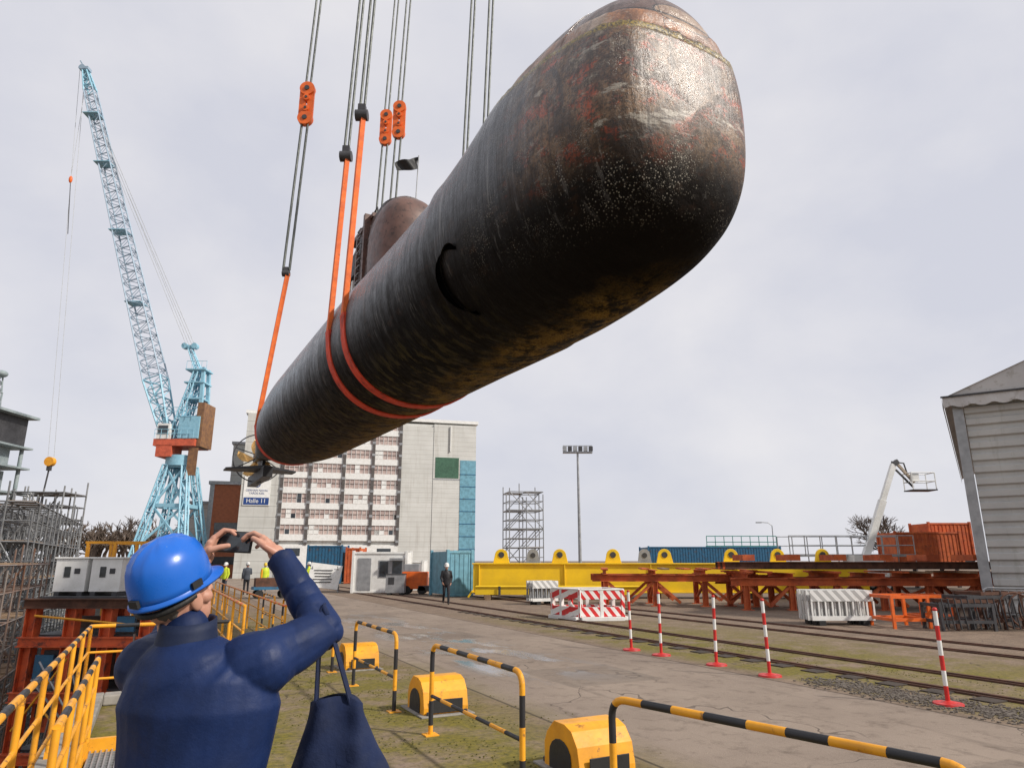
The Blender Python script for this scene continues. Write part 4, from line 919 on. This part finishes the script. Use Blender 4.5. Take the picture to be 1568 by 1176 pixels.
def human(name,loc,yaw,H=1.78,jm=None,tm=None,J=None,helmet=None,voxel=.018,hv=.006,pitch=0,hyaw=0,hands=None,folds=0,vest=None,bulk=1,hs=1.0):
    e=empty(name,loc,yaw); k_=H/1.8; e.scale=(k_,k_,k_)
    j=dict(aL=(-.11,0,.09),aR=(.11,0,.09),kL=(-.10,.02,.5),kR=(.10,.02,.5),hL=(-.09,0,.93),hR=(.09,0,.93),sL=(-.18,0,1.45),sR=(.18,0,1.45),eL=(-.25,-.02,1.17),eR=(.25,-.02,1.17),wL=(-.25,.08,.93),wR=(.25,.08,.93),head=(0,.02,1.675))
    j.update(J or {}); j={a:V(b) for a,b in j.items()}
    m=MB(); M_=jm; B_=bulk; hx=j['head'].x; hy=j['head'].y-.02
    def ring(c_,rx,ry,n=28): return [V(c_)+V((rx*math.cos(t),ry*math.sin(t),0)) for t in[2*math.pi*i/n for i in range(n)]]
    m.rings([ring(c_,rx*B_,ry*B_) for c_,rx,ry in(((0,0,.84),.17,.13),((0,0,.9),.19,.145),((0,0,1.0),.185,.145),((0,.01,1.12),.18,.14),((0,.01,1.25),.195,.145),((0,0,1.36),.21,.145),((0,-.005,1.44),.19,.125),((hx*.3,-.01,1.50),.13,.10),((hx*.5,-.005,1.545),.075,.08))],M_)
    for s_ in'LR':
        S_,E_,W_=j['s'+s_],j['e'+s_],j['w'+s_]
        m.cap(S_*.8+V((0,0,1.42))*.2,S_,.085*B_,.082*B_,M_); m.cap(S_,E_,.078*B_,.058*B_,M_); m.cap(E_,W_,.060*B_,.040*B_,M_)
        dd=(W_-E_).normalized(); m.tube(W_-dd*.02,W_+dd*.022,.041*B_,M_,16,.043*B_)
    m.cap((hx*.35,-.01,1.5),(hx*.6,.0+hy*.5,1.565),.07,.066,M_)
    def fd(p):
        v=noise.noise(p*4+V((3,1,7)))*.008; arm=0; av=0
        for s_ in'LR':
            for A_,B2,bias in((j['s'+s_],j['e'+s_],1),(j['e'+s_],j['w'+s_],0)):
                t,dd_=seg_d(p,A_,B2); q_=sm((.125-dd_)/.03)
                if q_>arm:
                    arm=q_; w_=(t if bias else 1-t)*.7+.3
                    ph_=t*(B2-A_).length*30+noise.noise(p*6)*3.4+noise.noise(p*2.5)*3
                    f=(1-abs(math.sin(ph_)))**1.8
                    av=-.010*w_*f*(.4+.9*max(0,noise.noise(p*9)+.4))
        # long soft drape folds fanning down from the raised shoulder
        dx=p.x-j['sR'].x; dz=p.z-j['sR'].z-.08; ang=math.atan2(dx,-dz); rad=math.hypot(dx,dz)
        wob=noise.noise(V((p.x*3,p.y*3,p.z*3)))*1.1
        f1=math.sin(ang*9+wob*2.2+rad*1.5); g1=max(0,noise.noise(V((ang*2.5,rad*4,1)))+.45)*sm(rad/.12)*sm((.75-rad)/.4)
        n2_=noise.noise(V((p.x*9+p.z*2.0+wob,p.y*7,p.z*2.4)))
        body=.0065*math.copysign(abs(f1)**.8,f1)*g1+.010*n2_*sm((1.42-p.z)/.2)
        return folds*(v+av*arm+body*(1-.85*arm))
    remesh(m,'jacket',voxel,4 if voxel<.01 else 2,e,fd if folds else None)
    m=MB()
    for s_ in'LR':
        m.cap(j['h'+s_],j['k'+s_],.095,.066,tm); m.cap(j['k'+s_],j['a'+s_],.064,.055,tm)
    m.cap((-.06,0,.92),(.06,0,.92),.12,.12,tm); remesh(m,'trousers',max(voxel,.012),3,e)
    m=MB()
    for s_ in'LR': a=j['a'+s_]; m.cap(a+V((0,-.03,-.045)),a+V((0,.14,-.055)),.045,.036,SHOE); m.cap(a+V((0,-.01,-.04)),a+V((0,0,.08)),.045,.052,SHOE)
    remesh(m,'boots',.012,2,e)
    R=Matrix.Rotation(hyaw,3,'Z')@Matrix.Rotation(pitch,3,'X'); hc=j['head']; T=lambda x,y,z:hc+R@V((x,y,z))
    m=MB(); m.ell(T(0,-.008,.02),(.078,.097,.105),SKIN,R); m.ell(T(0,.028,-.055),(.058,.062,.068),SKIN,R); m.cap(T(0,.03,-.09),T(0,.06,-.088),.025,.022,SKIN)
    m.cap(T(0,.085,.012),T(0,.112,-.028),.010,.014,SKIN,10,3); m.cap(T(-.012,.1,-.03),T(.012,.1,-.03),.009,.009,SKIN,8,3)
    m.cap(T(-.018,.088,-.058),T(.018,.088,-.058),.007,.007,SKIN,8,3); m.cap(T(-.015,.086,-.069),T(.015,.086,-.069),.0075,.0075,SKIN,8,3)
    m.cap(T(-.045,.072,.032),T(-.012,.086,.03),.010,.010,SKIN,8,3); m.cap(T(.045,.072,.032),T(.012,.086,.03),.010,.010,SKIN,8,3)
    for s_ in(-1,1): m.ell(T(.079*s_,-.005,-.008),(.010,.020,.034),SKIN,R@Matrix.Rotation(-.25*s_,3,'Z')); m.ell(T(.05*s_,.05,-.025),(.022,.025,.022),SKIN,R)
    m.cap((hx*.5,-.012,1.47),T(0,-.02,-.04),.060,.056,SKIN); remesh(m,'head',hv*.8,2,e)
    m=MB()
    for s_ in(-1,1): m.ell(T(.031*s_,.079,.008),(.012,.012,.010),EYW,R,12,8); m.ell(T(.031*s_,.089,.008),(.005,.004,.005),EYD,R,8,6)
    m.finish('eyes',parent=e)
    m=MB(); m.ell(T(0,-.022,.040),(.081,.086,.090),HAIR,R); m.ell(T(0,-.050,-.005),(.064,.048,.050),HAIR,R); remesh(m,'hair',hv,1,e,(lambda p:.003*noise.noise(p*60)))
    if helmet:
        m=MB(); n=96; rs_=[]; T0=T; T=lambda x,y,z:T0(x*hs,y*hs,.035+(z-.035)*hs)
        def prf(t): return [(1.0,0),(1.0,.025),(.985,.06),(.93,.095),(.82,.125),(.64,.148),(.42,.162),(.2,.168),(.03,.17)][t]
        for t in range(9):
            a_,z=prf(t); ring_=[]
            for i in range(n):
                an=2*math.pi*i/n; x=.112*a_*math.cos(an); y=.138*a_*math.sin(an)
                rib=0
                if t>=2:
                    for x0 in(0,-.04,.04): rib+= .006*math.exp(-((x-x0)/.007)**2)*(1 if abs(y)<.125 else 0)
                ring_.append(T(x,y-.01,.035+z+rib))
            rs_.append(ring_)
        m.rings(rs_,helmet)
        r0=[];r1=[];r2=[];r3=[]
        for i in range(n):
            an=2*math.pi*i/n; fr=max(0,math.sin(an)); ex=.010+.045*fr**2.5; x,y=math.cos(an),math.sin(an)
            r0.append(T(.112*x,.138*y-.01,.04)); r1.append(T((.112+ex*.5)*x,(.138+ex)*y-.01,.030-.012*fr)); r2.append(T((.112+ex*.5)*x,(.138+ex)*y-.01,.024-.012*fr)); r3.append(T(.108*x,.134*y-.01,.030))
        m.rings([r0,r1,r2,r3],helmet,caps=False)
        m.path([T(.100*math.cos(a_),.118*math.sin(a_)-.015,.012-.012*abs(math.sin(a_))) for a_ in[math.pi+math.pi*i/20 for i in range(21)]],.010,RUB,8)
        for s_ in(-1,1): m.box(T(.118*s_,-.01,.05),(.008,.035,.02),RUB,M=R)
        m.box(T(0,-.152,.052),(.035,.01,.022),RUB,M=R)
        m.finish('helmet',parent=e)
    m=MB(); hd=hands or {}
    for s_,sg in(('L',-1),('R',1)):
        W_=j['w'+s_]; d0=(W_-j['e'+s_]).normalized(); a=hd.get(s_,dict(d=d0,n=(-sg,0,0),lat=(0,1,0),curl=(.35,.45,.3),th=(.8,.5,.2),th2=(.9,.1,.2)))
        hand(m,W_+V(a['d']).normalized()*.02,a['d'],a['n'],a['lat'],SKIN,a['curl'],1.0,a['th'],a['th2'])
    remesh(m,'hands',.0032 if voxel<.01 else .006,1,e)
    return e,T
NAVY=mat('navy_jacket',(.005,.019,.082),.6,var=(.003,.012,.052),vs=5,bump=.3,bs=80,bd=.004,spec=.3)
DTR=mat('dark_trousers',(.02,.02,.025),.8)
HBL=mat('helmet_blue',(.012,.12,.52),.3,var=(.012,.105,.46),vs=5,bump=.05,bs=60,bd=.002,dirt=(.16,.26,.42),ds=30,da=(.66,.72))  # pale blue specks are highlights put into the shell colour, not dirt
ph=V((-.078,.325,1.836))
man,T=human('man_with_phone',(-.965,2.28,.10),0,1.88,NAVY,DTR,
  dict(sR=(.18,.0,1.475),eR=(.31,.18,1.55),wR=(.130,.262,1.765),sL=(-.19,.05,1.455),eL=(-.24,.27,1.50),wL=(-.172,.285,1.74),head=(-.095,-.005,1.665)),
  helmet=HBL,voxel=.006,hv=.004,pitch=.46,hyaw=-.42,folds=1.0,bulk=1.12,hs=.91,
  hands=dict(R=dict(d=(-.62,.30,.62),n=(-.55,-.1,-.6),lat=(-.2,-1,.2),curl=(.35,.75,.5),th=(.6,.7,.2),th2=(.75,.05,.15)),
             L=dict(d=(.30,.30,.85),n=(.8,.1,-.3),lat=(.1,-1,.2),curl=(.4,.9,.6),th=(.6,.6,.3),th2=(.5,0,.6))))
m=MB(); R=Euler((-.12,.04,-.1)).to_matrix(); m.box(ph,(.150,.009,.074),RUB,M=R); m.box(ph+R@V((0,-.0052,0)),(.140,.001,.066),GLS,M=R); m.tube(ph+R@V((.055,.0045,.02)),ph+R@V((.055,.0065,.02)),.008,DGR,12)
m.finish('smartphone',parent=man,bevel=.003)
m=MB(); NV2=mat('navy_trim',(.005,.014,.05),.7)
m.rings([[V((-.05+rx_*math.cos(a),rx_*1.05*math.sin(a)-.012,z_+.012*math.sin(a))) for a in[2*math.pi*i/32 for i in range(32)]] for z_,rx_ in((1.53,.088),(1.575,.080),(1.60,.078),(1.598,.070),(1.56,.068))],NV2,caps=False)
m.finish('collar',parent=man)
m=MB(); m.path([V((.21,-.085,1.17)),V((.222,-.07,1.14)),V((.215,-.07,1.10)),V((.224,-.06,1.06))],.004,WHT,6); m.finish('zip_pull_cord',parent=man)
TOTE=mat('tote_canvas',(.006,.015,.055),.85,var=(.004,.010,.038),vs=6,bump=.5,bs=70,bd=.004)
m=MB(); bc=V((.37,.16,0)); N=48; rr=[]
for k2 in range(26):
    t=k2/25; z=1.34-t*.42; wd=.085+.08*sm(t*1.8); th=.014+.045*math.sin(math.pi*min(1,t*.9+.1)); ring_=[]
    for i in range(N):
        a=2*math.pi*i/N; x=wd*math.copysign(abs(math.cos(a))**.7,math.cos(a)); y=th*math.copysign(abs(math.sin(a))**.8,math.sin(a)); y+=.016*math.sin(x*45+t*4)*(1-t*.4)+.018*noise.noise(V((x*14+t*5,t*5,a)))
        ring_.append(bc+V((x+.05*t,y-.02*t,z+.02*math.cos(x*20))))
    rr.append(ring_)
m.rings(rr,TOTE)
for y_,x_ in((-.03,-.065),(-.03,.055),(.03,-.065),(.03,.055)):
    P0=V((.31+(x_*.15),.165+y_*.3,1.605)); P1=bc+V((x_,y_*.4,1.31))
    a_=[P0.lerp(P1,i/12) for i in range(13)]
    for u_,v_ in zip(a_[:-1],a_[1:]): m.beam(u_,v_,.022,.004,TOTE)
for y_ in(-.01,.01): m.path([V((.297,.165+y_*1.5,1.6)),V((.31,.165+y_,1.628)),V((.323,.165+y_*1.5,1.6))],.011,TOTE,6)
m.finish('tote_bag',parent=man)
BKJ=mat('black_jacket',(.015,.015,.018),.6); HV=mat('hi_vis',(.55,.65,.04),.6,var=(.45,.55,.03)); WHH=mat('helmet_white',(.7,.7,.68),.4); GJ=mat('grey_work',(.06,.07,.09),.8)
human('walking_man',(-3.05,33,0),math.radians(190),1.78,BKJ,DTR,dict(aL=(-.1,.2,.10),kL=(-.1,.18,.5),aR=(.1,-.28,.14),kR=(.1,.02,.50),eL=(-.26,-.12,1.2),wL=(-.22,-.02,.97),eR=(.25,.02,1.18),wR=(.2,.16,1.0)),helmet=WHH,voxel=.02,folds=.6)
human('dock_worker',(-17.6,43.5,0),math.radians(160),1.78,HV,GJ,helmet=WHH,voxel=.025)
human('dock_worker',(-15.7,42,0),math.radians(30),1.8,GJ,DTR,dict(eR=(.25,.12,1.2),wR=(.1,.3,1.25)),helmet=WHH,voxel=.025)
human('dock_worker',(-16.4,47,0),math.radians(200),1.75,HV,GJ,helmet=mat('helmet_yellow',(.7,.5,.04),.4),voxel=.025)
human('dock_worker',(-13.2,46,0),math.radians(100),1.8,HV,GJ,dict(eL=(-.25,.1,1.2),wL=(-.1,.28,1.3)),helmet=WHH,voxel=.025)
